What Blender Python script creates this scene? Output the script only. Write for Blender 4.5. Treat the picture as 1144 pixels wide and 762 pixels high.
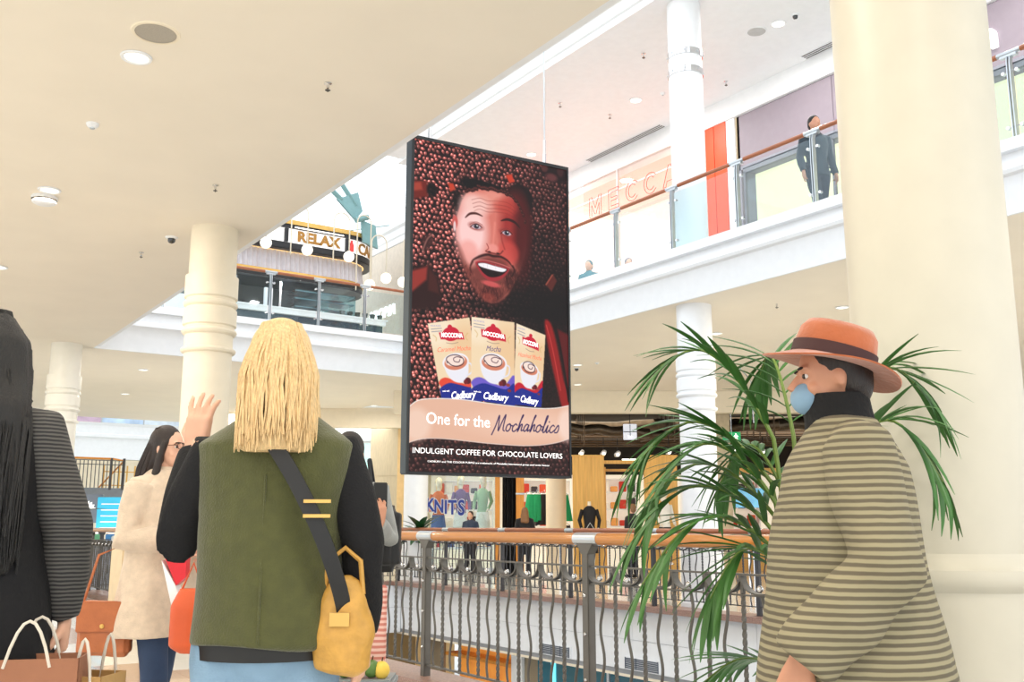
import bpy, bmesh, math, random
import numpy as np
from mathutils import Vector, Matrix, noise
R=math.radians
random.seed(7); np.random.seed(7)
for o in list(bpy.data.objects): bpy.data.objects.remove(o)
scene=bpy.context.scene
C=scene.collection
# ---------------------------------------------------------------- camera
YAW=R(34.25); PITCH=math.atan(206/1100)
cam=bpy.data.objects.new('camera',bpy.data.cameras.new('camera')); C.objects.link(cam)
cam.location=(0,0,1.15); cam.rotation_euler=(math.pi/2+PITCH,0,-YAW)
cam.data.sensor_width=36; cam.data.lens=36*1100/1144; cam.data.clip_start=.05
scene.camera=cam
# ---------------------------------------------------------------- sky, light, exposure
SKY=2.0
NEAR_W=44; FAR_W=84; UP_W=66; SHOP_W=240
w=bpy.data.worlds.new('sky'); scene.world=w; w.use_nodes=True
bg=w.node_tree.nodes['Background']; bg.inputs[0].default_value=(.90,.955,1,1); bg.inputs[1].default_value=SKY
vs=scene.view_settings; vs.view_transform='Standard'; vs.look='None'; vs.gamma=1; vs.use_curve_mapping=False; vs.exposure=0
def lamp(name,loc,watts,size,color=(1,.94,.84),rot=(0,0,0),shape='DISK',sy=None):
    l=bpy.data.lights.new(name,'AREA'); l.energy=watts; l.shape=shape; l.size=size; l.color=color
    if sy: l.size_y=sy
    o=bpy.data.objects.new(name,l); C.objects.link(o); o.location=loc; o.rotation_euler=rot; return o
for y in (-3.6,-.2,3.2,6.62,9.9,13.36,16.7):
    for x in (-5.4,-2.0,1.4): lamp('downlight_lamp',(x,y,4.27),NEAR_W,.3,(1,.93,.82))
for y in (-2,1.5,5.7,9.2,11.75,15.7): lamp('downlight_lamp',(12.3,y,4.33),FAR_W,.3,(1,.9,.72))
for y in (-2,2.5,6.5,10.2,13.5,17): lamp('downlight_lamp',(12.1,y,9.25),UP_W,.3,(1,.97,.93))
for x,y in ((5.5,21),(8.6,20.8),(11.7,23.7),(5.6,26),(9,27)): lamp('downlight_lamp',(x,y,4.26),NEAR_W,.3,(1,.92,.8))
# ---------------------------------------------------------------- colours and materials
def lin(c): 
    return tuple(((x/255)/12.92 if x/255<=.04045 else ((x/255+.055)/1.055)**2.4) for x in c)
MATS={}
def M(key,col,rough=.5,metal=0,var=.06,scale=8,bump=0,bscale=60,emit=0,coat=0,stretch=(1,1,1),sheen=0):
    if key in MATS: return MATS[key]
    m=bpy.data.materials.new(key); m.use_nodes=True; nt=m.node_tree; b=nt.nodes['Principled BSDF']
    L=lin(col)
    tc=nt.nodes.new('ShaderNodeTexCoord'); mp=nt.nodes.new('ShaderNodeMapping'); mp.inputs['Scale'].default_value=stretch
    nt.links.new(tc.outputs['Object'],mp.inputs[0])
    nz=nt.nodes.new('ShaderNodeTexNoise'); nz.inputs['Scale'].default_value=scale; nz.inputs['Detail'].default_value=4
    nt.links.new(mp.outputs[0],nz.inputs['Vector'])
    cr=nt.nodes.new('ShaderNodeValToRGB'); cr.color_ramp.elements[0].position=.3; cr.color_ramp.elements[1].position=.7
    cr.color_ramp.elements[0].color=(*[max(0,x*(1-var)) for x in L],1); cr.color_ramp.elements[1].color=(*[min(1,x*(1+var)) for x in L],1)
    nt.links.new(nz.outputs[0],cr.inputs[0]); nt.links.new(cr.outputs[0],b.inputs['Base Color'])
    b.inputs['Roughness'].default_value=rough; b.inputs['Metallic'].default_value=metal
    if coat: b.inputs['Coat Weight'].default_value=coat
    if sheen: b.inputs['Sheen Weight'].default_value=sheen
    if emit:
        nt.links.new(cr.outputs[0],b.inputs['Emission Color']); b.inputs['Emission Strength'].default_value=emit
    if bump:
        n2=nt.nodes.new('ShaderNodeTexNoise'); n2.inputs['Scale'].default_value=bscale; nt.links.new(mp.outputs[0],n2.inputs['Vector'])
        bp=nt.nodes.new('ShaderNodeBump'); bp.inputs['Strength'].default_value=bump; bp.inputs['Distance'].default_value=.01
        nt.links.new(n2.outputs[0],bp.inputs['Height']); nt.links.new(bp.outputs[0],b.inputs['Normal'])
    MATS[key]=m; return m
def glassmat(key,col=(.90,.96,.97),refl=.10,tint=None):
    m=bpy.data.materials.new(key); m.use_nodes=True; nt=m.node_tree; nt.nodes.clear()
    out=nt.nodes.new('ShaderNodeOutputMaterial'); t=nt.nodes.new('ShaderNodeBsdfTransparent'); g=nt.nodes.new('ShaderNodeBsdfGlossy')
    t.inputs[0].default_value=(*col,1); g.inputs['Roughness'].default_value=.02; g.inputs[0].default_value=(.9,.95,1,1)
    mx=nt.nodes.new('ShaderNodeMixShader'); fr=nt.nodes.new('ShaderNodeLayerWeight'); fr.inputs[0].default_value=.5
    pw_=nt.nodes.new('ShaderNodeMath'); pw_.operation='POWER'; pw_.inputs[1].default_value=5; nt.links.new(fr.outputs['Facing'],pw_.inputs[0]); ml_=nt.nodes.new('ShaderNodeMath'); ml_.operation='MULTIPLY'; ml_.inputs[1].default_value=.7; nt.links.new(pw_.outputs[0],ml_.inputs[0])
    ad=nt.nodes.new('ShaderNodeMath'); ad.operation='ADD'; ad.inputs[1].default_value=refl*.4; ad.use_clamp=True
    nt.links.new(ml_.outputs[0],ad.inputs[0]); nt.links.new(ad.outputs[0],mx.inputs[0]); nt.links.new(t.outputs[0],mx.inputs[1]); nt.links.new(g.outputs[0],mx.inputs[2]); nt.links.new(mx.outputs[0],out.inputs[0])
    MATS[key]=m; return m
def wavemat(key,c1,c2,scale,direction='Z',rough=.8,dist=1.0,lo=.35,hi=.65):
    m=bpy.data.materials.new(key); m.use_nodes=True; nt=m.node_tree; b=nt.nodes['Principled BSDF']
    tc=nt.nodes.new('ShaderNodeTexCoord'); wv=nt.nodes.new('ShaderNodeTexWave'); wv.bands_direction=direction; wv.inputs['Scale'].default_value=scale
    wv.inputs['Distortion'].default_value=dist; wv.inputs['Detail'].default_value=2
    cr=nt.nodes.new('ShaderNodeValToRGB'); cr.color_ramp.elements[0].position=lo; cr.color_ramp.elements[1].position=hi
    cr.color_ramp.elements[0].color=(*lin(c1),1); cr.color_ramp.elements[1].color=(*lin(c2),1)
    nt.links.new(tc.outputs['Object'],wv.inputs[0]); nt.links.new(wv.outputs[0],cr.inputs[0]); nt.links.new(cr.outputs[0],b.inputs['Base Color'])
    b.inputs['Roughness'].default_value=rough; MATS[key]=m; return m
white=M('white_paint',(238,239,241),.55,var=.02)
colnear=M('column_cream_paint',(206,200,184),.45,var=.02)
cream=M('cream_paint',(240,228,205),.6,var=.02)
ceilm=M('ceiling_paint',(240,230,214),.7,var=.02,scale=1.5)
colm=M('column_paint',(242,238,226),.35,var=.02,coat=.3)
steel=M('brushed_steel',(190,196,202),.3,.9,.05)
postm=M('grey_metal_paint',(96,92,86),.45,.35,.08)
postd=M('dark_metal_paint',(70,70,74),.5,.3,.08)
wood=M('honey_timber',(182,116,40),.32,0,.10,6,stretch=(8,.6,8),coat=.5)
wood2=M('brown_timber',(160,92,56),.4,0,.15,6,stretch=(8,.6,8),coat=.3)
wood3=M('pale_timber_panel',(228,176,92),.45,0,.14,3,stretch=(9,9,.5))
granite=M('brown_granite',(150,118,106),.35,0,.45,90)
terr=M('white_terrazzo',(226,226,222),.12,0,.10,120,coat=.4)
terrb=M('brown_terrazzo',(176,142,124),.15,0,.18,120,coat=.4)
grout=M('grout',(150,148,144),.7)
black=M('black',(20,20,22),.5); darkceil=M('black_ceiling',(34,28,24),.8,var=.3,scale=2)
goldtext=M('gold_lettering',(170,122,52),.4,.3)
glass=glassmat('clear_glass'); glassb=glassmat('blue_tinted_glass',(.55,.72,.76),.14)
def emitmat(key,col,s): return M(key,col,.5,emit=s,var=.0)
lampm=emitmat('lamp_glow',(255,250,240),2.2)
chrome=M('chrome',(220,220,222),.12,1,.02)
# ---------------------------------------------------------------- mesh builder
class MB:
    def __init__(s): s.v=[]; s.f=[]
    def add(s,vs,fs,mat=None):
        n=len(s.v)
        s.v+= [tuple(mat@Vector(p)) for p in vs] if mat is not None else [tuple(p) for p in vs]
        s.f+=[tuple(i+n for i in f) for f in fs]; return s
    def box(s,x0,x1,y0,y1,z0,z1,mat=None):
        return s.add([(x0,y0,z0),(x1,y0,z0),(x1,y1,z0),(x0,y1,z0),(x0,y0,z1),(x1,y0,z1),(x1,y1,z1),(x0,y1,z1)],
            [(0,3,2,1),(4,5,6,7),(0,1,5,4),(1,2,6,5),(2,3,7,6),(3,0,4,7)],mat)
    def bbox(s,x0,x1,y0,y1,z0,z1,b=.01,mat=None):      # bevelled box (chamfered vertical + horizontal edges)
        bm=bmesh.new(); bmesh.ops.create_cube(bm,size=1)
        for v in bm.verts: v.co=Vector(((x0+x1)/2+v.co.x*(x1-x0),(y0+y1)/2+v.co.y*(y1-y0),(z0+z1)/2+v.co.z*(z1-z0)))
        bmesh.ops.bevel(bm,geom=bm.edges[:]+bm.verts[:],offset=b,segments=2,affect='EDGES')
        bm.verts.index_update(); s.add([v.co[:] for v in bm.verts],[[v.index for v in f.verts] for f in bm.faces],mat); bm.free(); return s
    def tube(s,pts,r,n=10,cap=True,flat=None):
        pts=[Vector(p) for p in pts]; m=len(pts); rr=r if isinstance(r,(list,tuple)) else [r]*m
        base=len(s.v); up=None
        for i,p in enumerate(pts):
            t=(pts[min(i+1,m-1)]-pts[max(i-1,0)]).normalized()
            if up is None: up=Vector((0,0,1)) if abs(t.z)<.9 else Vector((1,0,0))
            a=t.cross(up).normalized(); b=a.cross(t).normalized(); up=b
            for k in range(n):
                q=2*math.pi*k/n; s.v.append(tuple(p+a*math.cos(q)*rr[i]*(flat or 1)+b*math.sin(q)*rr[i]))
        for i in range(m-1):
            for k in range(n):
                a0=base+i*n+k; a1=base+i*n+(k+1)%n; s.f.append((a0,a1,a1+n,a0+n))
        if cap: s.f.append(tuple(base+k for k in range(n))[::-1]); s.f.append(tuple(base+(m-1)*n+k for k in range(n)))
        return s
    def lathe(s,prof,n=32,c=(0,0),mat=None,cap=True):
        vs=[];fs=[]
        for r,z in prof:
            for k in range(n): q=2*math.pi*k/n; vs.append((c[0]+r*math.cos(q),c[1]+r*math.sin(q),z))
        for i in range(len(prof)-1):
            for k in range(n):
                a=i*n+k;b=i*n+(k+1)%n; fs.append((a,b,b+n,a+n))
        if cap: fs.append(tuple(range(n))[::-1]); fs.append(tuple((len(prof)-1)*n+k for k in range(n)))
        return s.add(vs,fs,mat)
    def ball(s,c,r,n=12,m=8,mat=None):
        rx,ry,rz=r if isinstance(r,(list,tuple)) else (r,r,r)
        vs=[(0,0,-rz)];fs=[]
        for i in range(1,m):
            q=math.pi*i/m-math.pi/2
            for k in range(n): p=2*math.pi*k/n; vs.append((rx*math.cos(q)*math.cos(p),ry*math.cos(q)*math.sin(p),rz*math.sin(q)))
        vs.append((0,0,rz)); T=len(vs)-1
        for k in range(n):
            fs.append((0,1+(k+1)%n,1+k)); fs.append((T,1+(m-2)*n+k,1+(m-2)*n+(k+1)%n))
            for i in range(m-2): a=1+i*n+k;b=1+i*n+(k+1)%n; fs.append((a,b,b+n,a+n))
        X=Matrix.Translation(c)
        if mat is not None: X=X@mat
        return s.add(vs,fs,X)
    def prism(s,poly,h0,h1,axis='y',mat=None):         # polygon in the two other axes, extruded along axis
        n=len(poly)
        def P(a,b,h): return {'y':(a,h,b),'x':(h,a,b),'z':(a,b,h)}[axis]
        vs=[P(a,b,h0) for a,b in poly]+[P(a,b,h1) for a,b in poly]
        fs=[tuple(range(n)),tuple(range(2*n-1,n-1,-1))]+[(i,i+n,(i+1)%n+n,(i+1)%n) for i in range(n)]
        return s.add(vs,fs,mat)
    def loft(s,rings,cap=True):
        n=len(rings[0]); base=len(s.v)
        for r in rings: s.v+= [tuple(p) for p in r]
        for i in range(len(rings)-1):
            for k in range(n): a=base+i*n+k;b=base+i*n+(k+1)%n; s.f.append((a,b,b+n,a+n))
        if cap: s.f.append(tuple(base+k for k in range(n))[::-1]); s.f.append(tuple(base+(len(rings)-1)*n+k for k in range(n)))
        return s
    def mesh(s,name,m=None,smooth=True,ang=35):
        me=bpy.data.meshes.new(name); me.from_pydata(s.v,[],s.f); me.update()
        bm=bmesh.new(); bm.from_mesh(me); bmesh.ops.recalc_face_normals(bm,faces=bm.faces[:]); bm.to_mesh(me); bm.free()
        if m: me.materials.append(m)
        if smooth:
            me.polygons.foreach_set('use_smooth',[True]*len(me.polygons)); me.set_sharp_from_angle(angle=R(ang))
        return me
    def build(s,name,m,parent=None,smooth=True,ang=35,loc=None,rot=None,kind=None):
        o=bpy.data.objects.new(name,s.mesh(name,m,smooth,ang)); C.objects.link(o)
        if parent: o.parent=parent
        if loc: o.location=loc
        if rot: o.rotation_euler=rot
        if kind: o['kind']=kind
        return o
def inst(me,name,parent=None,loc=(0,0,0),rot=(0,0,0),sc=None):
    o=bpy.data.objects.new(name,me); C.objects.link(o); o.location=loc; o.rotation_euler=rot
    if sc: o.scale=sc
    if parent: o.parent=parent
    return o
def tag(o,label,cat,group=None):
    o['label']=label; o['category']=cat
    if group: o['group']=group
    return o
def thing(name,label,cat,loc=(0,0,0),rotz=0,group=None):
    o=bpy.data.objects.new(name,None); C.objects.link(o); o.empty_display_size=.1; o.location=loc; o.rotation_euler=(0,0,rotz)
    return tag(o,label,cat,group)
def struct(name,mb,m,parent=None,**k):
    o=mb.build(name,m,parent,**k); 
    if not parent: o['kind']='structure'
    return o
def copy_tree(o,parent=None):
    c=o.copy(); C.objects.link(c); c.parent=parent
    for ch in list(o.children): copy_tree(ch,c)
    return c
def text(s,name,size,m,parent,loc,rot=(math.pi/2,0,0),ex=.004,shear=0,xs=1,align='CENTER',bold=0):
    cu=bpy.data.curves.new(name,'FONT'); cu.body=s; cu.size=size; cu.extrude=ex; cu.shear=shear; cu.align_x=align; cu.align_y='CENTER'; cu.offset=bold; cu.resolution_u=3
    t=bpy.data.objects.new('tmp',cu); C.objects.link(t)
    bpy.context.view_layer.update()
    me=bpy.data.meshes.new_from_object(t.evaluated_get(bpy.context.evaluated_depsgraph_get())); bpy.data.objects.remove(t); bpy.data.curves.remove(cu)
    me.materials.clear(); me.materials.append(m)
    o=bpy.data.objects.new(name,me); C.objects.link(o); o.location=loc; o.rotation_euler=rot; o.scale=(xs,1,1)
    if parent: o.parent=parent
    return o
cy,sy=math.cos(YAW),math.sin(YAW)
def P(lat,dep,z=0): return (lat*cy+dep*sy,-lat*sy+dep*cy,z)     # the shops beyond the void stand askew to the atrium
RZ=-YAW
# ================================================================ STRUCTURE
# level-one floor
fl=struct('floor',MB().box(-14,3.85,-8,46,-.5,-.01).box(3.85,9.95,18.66,46,-.5,-.01).box(9.95,32,-8,46,-.5,-.01),grout)
MB().box(-14,3.93,-8,6.0,-.02,0).box(-14,-.6,6.0,18,-.02,0).box(-14,3.93,18,46,-.02,0).box(3.93,9.95,18.66,46,-.02,0).box(9.95,32,-8,46,-.02,0).build('floor_surface',terr,fl,kind='stuff')
tme=MB().box(-.2985,.2985,-.2985,.2985,-.02,0).mesh('tile',terr,smooth=False)
tmb=MB().box(-.2985,.2985,-.2985,.2985,-.02,0).mesh('tile_brown',terrb,smooth=False)
for i in range(7):
    for j in range(20):
        x=-.3+.6*i; y=6.3+.6*j
        brown=(j%6==3) or (i==4 and j%6 in(2,4)) or (j in(13,14) and i in (2,5))
        inst(tmb if brown else tme,'tile',fl,(x,y,0))
MB().box(3.59,3.93,6,18,-.02,0.0).build('floor_border',terrb,fl)
# kerbs of granite at the void edge
MB().box(3.62,3.99,-6,18.7,0,.05).build('kerb',granite,fl); 
MB().box(9.68,10.1,-6,18.9,-.06,.02).box(3.9,9.72,18.6,18.9,-.06,.02).build('kerb',granite,fl)
struct('floor_lower',MB().box(-14,32,-8,46,-5.3,-5),M('lower_floor',(215,215,212),.2,var=.05))
# fascia panels of the void on level one
fa=struct('wall_fascia',MB().box(9.92,10.3,-8,18.9,-1.0,-.06).box(3.4,3.9,-8,18.6,-1.0,-.02).box(3.9,9.92,18.62,18.9,-1.0,-.06),M('fascia_backing',(150,152,155),.6))
pm=white
for i in range(11):
    y1=18.6-2.4*i
    MB().bbox(9.9,9.93,y1-2.394,y1,-.5,-.07,.003).build('panel',pm,fa); MB().bbox(9.9,9.93,y1-2.394,y1,-.93,-.506,.003).build('panel',pm,fa)
for i in range(3):
    x0=3.9+2*i
    MB().bbox(x0,x0+1.994,18.6,18.63,-.5,-.07,.003).build('panel',pm,fa); MB().bbox(x0,x0+1.994,18.6,18.63,-1.0,-.506,.003).build('panel',pm,fa)
for y in (13.24,11.18):
    v=MB().box(9.87,9.9,y-.38,y+.38,-.92,-.74).build('vent_frame',white,fa)
    b=MB()
    for k in range(6): b.box(9.862,9.872,y-.35,y+.35,-.905+k*.026,-.888+k*.026)
    for k in range(4): b.box(9.86,9.875,y-.355+k*.235,y-.345+k*.235,-.91,-.75)
    b.build('vent_slat',M('vent_dark',(96,104,116),.5,.4),v)
# level-two slabs
struct('ceiling',MB().box(-14,3.6,-8,18.3,4.3,5.1).box(-14,3.6,18.3,31,4.3,5.1),ceilm)
prof=[(9.84,5.16),(9.84,5.03),(9.93,5.03),(9.93,4.9),(9.88,4.88),(9.86,4.84),(9.88,4.80),(9.93,4.78),(9.97,4.66),(10.0,4.385),(10.03,4.385),(10.03,4.43),(16,4.43),(16,5.10),(9.99,5.10),(9.99,5.16)]
struct('ceiling_far',MB().prism(prof,-8,18.55,'y'),white)
struct('ceiling_soffit',MB().box(10.03,30,-8,18.5,4.39,4.42),ceilm)
struct('ceiling_bridge',MB().box(3.6,9.93,18.75,31,4.3,5.05).box(9.93,30,18.55,24.5,4.4,5.05).box(9.93,12,24.5,31,4.4,5.05),ceilm)
prof2=[(18.5,5.16),(18.5,5.03),(18.6,5.03),(18.6,4.86),(18.54,4.82),(18.54,4.76),(18.6,4.72),(18.66,4.58),(18.7,4.3),(18.75,4.3),(18.75,5.16)]
struct('trim_1',MB().prism(prof2,3.4,10.0,'x'),white)
# near side slab edge mouldings
struct('trim_2',MB().prism([(3.6,4.3),(3.66,4.3),(3.66,4.45),(3.72,4.6),(3.68,4.75),(3.74,4.8),(3.74,5.1),(3.6,5.1)],-8,18.5,'y'),white)
# level-three bulkhead above the far walkway with its stepped mouldings, and ceilings
struct('ceiling_upper',MB().box(9.95,16,-8,19.2,9.3,9.5).box(13.2,18,19.2,40,9.3,9.5),white)
pr3=[(9.95,9.30),(9.9,9.30),(9.9,9.42),(9.86,9.44),(9.86,9.50),(9.9,9.54),(9.9,9.64),(9.85,9.67),(9.85,9.72),(9.9,9.76),(9.9,9.92),(9.8,9.96),(9.8,10.04),(9.9,10.1),(9.9,10.5),(9.95,10.5)]
struct('trim_3',MB().prism(pr3,-8,19.2,'y'),white)
struct('trim_15',MB().prism([(a+3.3,b) for a,b in pr3],19.2,40,'y'),white)
struct('trim_4',MB().box(3.0,9.9,17.6,19.0,9.35,9.9),white)
struct('trim_5',MB().box(3.0,9.95,-8,-7.6,9.3,10.5),white)
# upper walkway bulkhead over the shopfronts
struct('trim_6',MB().box(13.52,14.2,-8,18.6,8.86,9.3),white)
# ---------------------------------------------------------------- columns
def column(label,x,y,z0,z1,rings=None,r=.262,mat=None,pedestal=True,cuff=None,cat='column'):
    t=thing('column',label,cat,(x,y,z0),0,None)
    H=z1-z0; m=mat or colm
    MB().lathe([(r,0 if not pedestal else .9),(r,H)],48,cap=False).build('shaft',m,t)
    if pedestal:
        MB().lathe([(r+.06,0),(r+.06,.08),(r+.045,.10),(r+.04,.94),(r+.062,.96),(r+.068,.985),(r+.062,1.01),(r+.02,1.03),(r,1.06)],48).build('pedestal',m,t)
    for z in (rings or []):   # capital band seen under the soffit
        a=r; e=.03
        MB().lathe([(a,z+.0),(a+e,z+.01),(a+e,z-.22),(a+e-.005,z-.225),(a+.01,z-.235),(a+.01,z-.26),(a+e,z-.27),(a+e+.006,z-.29),(a+e,z-.31),(a+.008,z-.33),(a+.012,z-.345),(a+e,z-.35),(a+e,z-.52),(a+.012,z-.535),(a+.012,z-.56),(a+e+.004,z-.57),(a+e+.01,z-.59),(a+e,z-.61),(a+.003,z-.63),(a+.003,z-.76),(a+e+.004,z-.775),(a+e+.008,z-.79),(a+e,z-.81),(a,z-.825)],48,cap=False).build('capital_moulding',m,t,ang=25)
    for z in (cuff or []):
        MB().lathe([(r,z),(r+.014,z),(r+.014,z+.1),(r,z+.1)],48,cap=False).build('steel_cuff',chrome,t)
        for k in range(8):
            q=k*math.pi/4; MB().ball(((r+.015)*math.cos(q),(r+.015)*math.sin(q),z+.05),.012,8,5).build('bolt',steel,t)
    return t
column('thick cream round column standing in the right foreground behind the hat wearer',3.2,2.02,0,4.3,r=.275,mat=colnear,rings=None)
cb_=column('cream round column with stacked ring mouldings behind the blonde woman',3.12,10.3,0,4.3,rings=[3.87-.12],r=.245,mat=cream)
cb2_=column('white round column with ring mouldings behind the dark haired person on the left',3.14,18.6,0,4.3,rings=[3.72],r=.255)
column('white round column with ring mouldings beyond the void, right of the billboard',10.4,10.42,0,4.4,rings=[3.62],r=.262,mat=white)
column('white round column below the lower left corner of the billboard',10.5,19.15,0,4.4,rings=[3.62],r=.262,mat=white)
column('slim cream column inside the clothing shop under the right part of the billboard',*P(1.13,25.6)[:2],0,4.2,r=.26,mat=cream,pedestal=False)
column('tall white upper level column with two riveted steel cuffs',10.4,10.42,5.05,9.3,r=.262,pedestal=False,cuff=[3.02,3.32],mat=white)
column('upper level white column between the cafe kiosk and the billboard',10.45,19.15,5.05,9.3,r=.25,pedestal=False,cuff=[2.0,2.3],mat=white)
for c_ in (cb_,cb2_):
    n=64; MB().loft([[((.40*(1+(.02 if k%2 else 0)))*math.cos(2*math.pi*k/n),(.40*(1+(.02 if k%2 else 0)))*math.sin(2*math.pi*k/n),z) for k in range(n)] for z in (0.0,.30)]).build('ribbed_base',M('ribbed_taupe',(166,154,136),.5),c_,ang=20)
    MB().lathe([(.27,.38),(.42,.36),(.43,.30),(.38,.29)],48,cap=False).build('base_ring',cream,c_)
# ---------------------------------------------------------------- ornate railing on level one
Z0=.13; Z1=.81; Z2=.91
def wavy():
    pts=[(0,.008*0+.016*math.sin((z-Z0)/(Z1-Z0)*math.pi*4)*(1 if 0<z-Z0<Z1-Z0 else 0),z) for z in [Z0-.01+k*(Z1-Z0+.02)/26 for k in range(27)]]
    return MB().tube(pts,.0085,8)
def twisted():
    b=MB(); rings=[]
    N=60
    for k in range(N+1):
        z=Z0-.01+(Z2-Z0+.01)*k/N; f=(z-Z0)/(Z1-Z0); a=0 if f>1 else min(max(f,0),1)*math.pi*9
        h=.0095
        rings.append([(h*1.35*math.cos(a+math.pi/4+q*math.pi/2),h*1.35*math.sin(a+math.pi/4+q*math.pi/2),z) for q in range(4)])
    return b.loft(rings)
def scallop(w):
    pts=[]; b=MB(); rings=[]
    for k in range(17):
        q=math.pi*k/16; y=-w*math.cos(q)*.97; z=Z2-.005-(Z2-Z1-.012)*math.sin(q)**.8
        dy=math.sin(q)*w; dz=-(Z2-Z1)*math.cos(q); l=math.hypot(dy,dz) or 1; ny,nz=-dz/l,dy/l; t=.004; hw=.022
        rings.append([(-hw,y-ny*t,z-nz*t),(hw,y-ny*t,z-nz*t),(hw,y+ny*t,z+nz*t),(-hw,y+ny*t,z+nz*t)])
    return b.loft(rings)
PITCHY=1.96/16
wav_me=wavy().mesh('wavy_baluster',postm); twi_me=twisted().mesh('twisted_baluster',postm,ang=20); sc_me=scallop(PITCHY).mesh('scallop',postm)
ball_me=MB().ball((0,0,0),.017,12,8).mesh('ball',chrome)
wavd=wavy().mesh('wavy_baluster',postd); twid=twisted().mesh('twisted_baluster',postd,ang=20); scd=scallop(PITCHY).mesh('scallop',postd)
nut_me=MB().ball((0,0,0),(.012,.012,.012),8,6).mesh('stud',chrome)
col_me=MB().tube([(0,-.11,1.07),(0,.11,1.07)],.0385,20).mesh('collar',steel)
def railing(label,origin,rotz,panels,L=1.96,mats=None,timber=None,post_z=0,top=1.07,nb=8,near=True):
    wv,tw,sc,pmat=mats; t=thing('balustrade',label,'railing',origin,rotz,None)
    hr=.036
    for i in range(panels+1):
        y=L*i
        p=MB().bbox(-.028,.028,y-.03,y+.03,0.0,1.0,.004)
        p.prism([(y-.03,.98),(y+.03,.98),(y+.075,1.045),(y-.075,1.045)],-.03,.03,'x')
        po=p.build('post',pmat,t)
        MB().box(-.06,.06,y-.06,y+.06,.0,.02).build('base_plate',pmat,po)
        inst(col_me,'collar',t,(0,y,0))
        if near:
            for z in (.26,.52,.74): inst(nut_me,'stud',po,(-.03,y,z))
        if i==panels: break
        MB().tube([(0,y+.10,top),(0,y+L-.10,top)],hr,20).build('handrail',timber,t)
        for z,h in ((Z0,.012),(Z1,.008),(Z2,.01)):
            MB().box(-.012,.012,y+.028,y+L-.028,z-h/2,z+h/2).build('rail',pmat,t)
        p_=L/(2*nb)
        for k in range(1,2*nb):
            if k%2: 
                inst(wv,'wavy_baluster',t,(0,y+p_*k,0)); inst(sc,'scallop',t,(0,y+p_*k,0)); inst(ball_me,'ball',t,(-.012,y+p_*k,Z1+.035))
            else: inst(tw,'twisted_baluster',t,(0,y+p_*k,0))
    return t
railing('ornate grey metal balustrade with honey timber handrail, nearest, along this side of the void',(3.78,.82,0),0,9,mats=(wav_me,twi_me,sc_me,postm),timber=wood)
railing('ornate dark balustrade with brown timber handrail along the far side of the void',(9.86,-.9,0),0,10,mats=(wavd,twid,scd,postd),timber=wood2,near=False)
railing('ornate dark balustrade crossing the left end of the void',(9.86,18.68,0),math.pi/2,3,mats=(wavd,twid,scd,postd),timber=wood2,near=False)
# ---------------------------------------------------------------- glass balustrades on level two
def glass_rail(label,x0,y0,rotz,z,posts,L,timber=wood2,H=1.0):
    t=thing('glass_balustrade',label,'balustrade',(x0,y0,z),rotz)
    for i in range(posts):
        y=L*i
        p=MB(); p.prism([(-.03,0),(.03,0),(.035,.7),(.03,.9),(.055,.96),(-.015,.96),(-.03,.88),(-.035,.6)],y-.022,y-.01,'y'); p.prism([(-.03,0),(.03,0),(.035,.7),(.03,.9),(.055,.96),(-.015,.96),(-.03,.88),(-.035,.6)],y+.01,y+.022,'y')
        po=p.build('post',steel,t,smooth=False)
        MB().box(-.02,.04,y-.09,y+.09,.95,.975).build('saddle',steel,po)
        MB().tube([(.01,y-.13,H),(.01,y+.13,H)],.028,12).build('collar',steel,t)
        for z_ in (.16,.78):
            for s in (-1,1):
                q=MB().tube([(0,y,z_),(0,y+s*.075,z_)],.008,8); q.tube([(-.012,y+s*.075,z_),(.03,y+s*.075,z_)],.02,10); q.build('clamp',chrome,po)
        if i<posts-1:
            MB().box(-.006,.006,y+.05,y+L-.05,.04,.9).build('glass_pane',glass,t,smooth=False)
            MB().tube([(.01,y+.13,H),(.01,y+L-.13,H)],.03,14).build('handrail',timber,t)
    return t
glass_rail('glass balustrade with steel posts and timber rail along the upper right walkway',9.97,-4.0,0,5.16,18,1.306)
glass_rail('glass balustrade with timber rail in front of the cafe kiosk',9.93,18.6,math.pi/2,5.16,6,1.04)
# ---------------------------------------------------------------- upper right shopfronts (face x=13.6)
grey=M('mauve_grey_cladding',(150,138,148),.55,var=.03); orange=M('orange_red_panel',(236,78,28),.45,var=.04)
ww=struct('wall_right',MB().box(13.6,14.0,-8,12.30,7.78,8.86).box(13.6,14.0,12.25,12.34,5.1,8.86).box(13.6,14.0,-8,-2,5.1,8.86),grey)
for y in (10.9,9.2,7.6,6.0,4.4): MB().box(13.585,13.602,y-.8,y+.8,7.8,8.84).build('panel',grey,ww)
struct('floor_upper',MB().box(9.99,20,-8,18.55,5.10,5.11),terr)
mw=struct('wall_back',MB().box(16.2,16.4,-8,12.3,5.1,8.9).box(13.6,16.2,12.3,12.4,5.1,8.86),M('shop_cream_glow',(255,240,200),.6,emit=.6,var=.02))  # cream wall emits a little, standing in for the shop's own lighting
wn=struct('window_1',MB().box(13.60,13.66,-2,12.2,7.70,7.80).box(13.60,13.66,-2,12.2,5.1,5.22),M('dark_frame',(120,116,122),.4,.5))
for i in range(7):
    y=12.2-2.0*i; MB().box(13.60,13.65,y-.05,y,5.2,7.72).build('mullion',M('dark_frame2',(120,116,122),.4,.5),wn)
    MB().box(13.62,13.632,y-1.98,y-.06,5.22,7.7).build('glass_pane',glass,wn,smooth=False)
for i in range(5):
    MB().box(15.7,16.19,2.0+2*i,3.6+2*i,5.1,6.2).box(15.8,16.19,2.1+2*i,3.5+2*i,6.5,6.55).build('shop_shelf',M('shelf_orange',(235,180,130),.5),mw)
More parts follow.
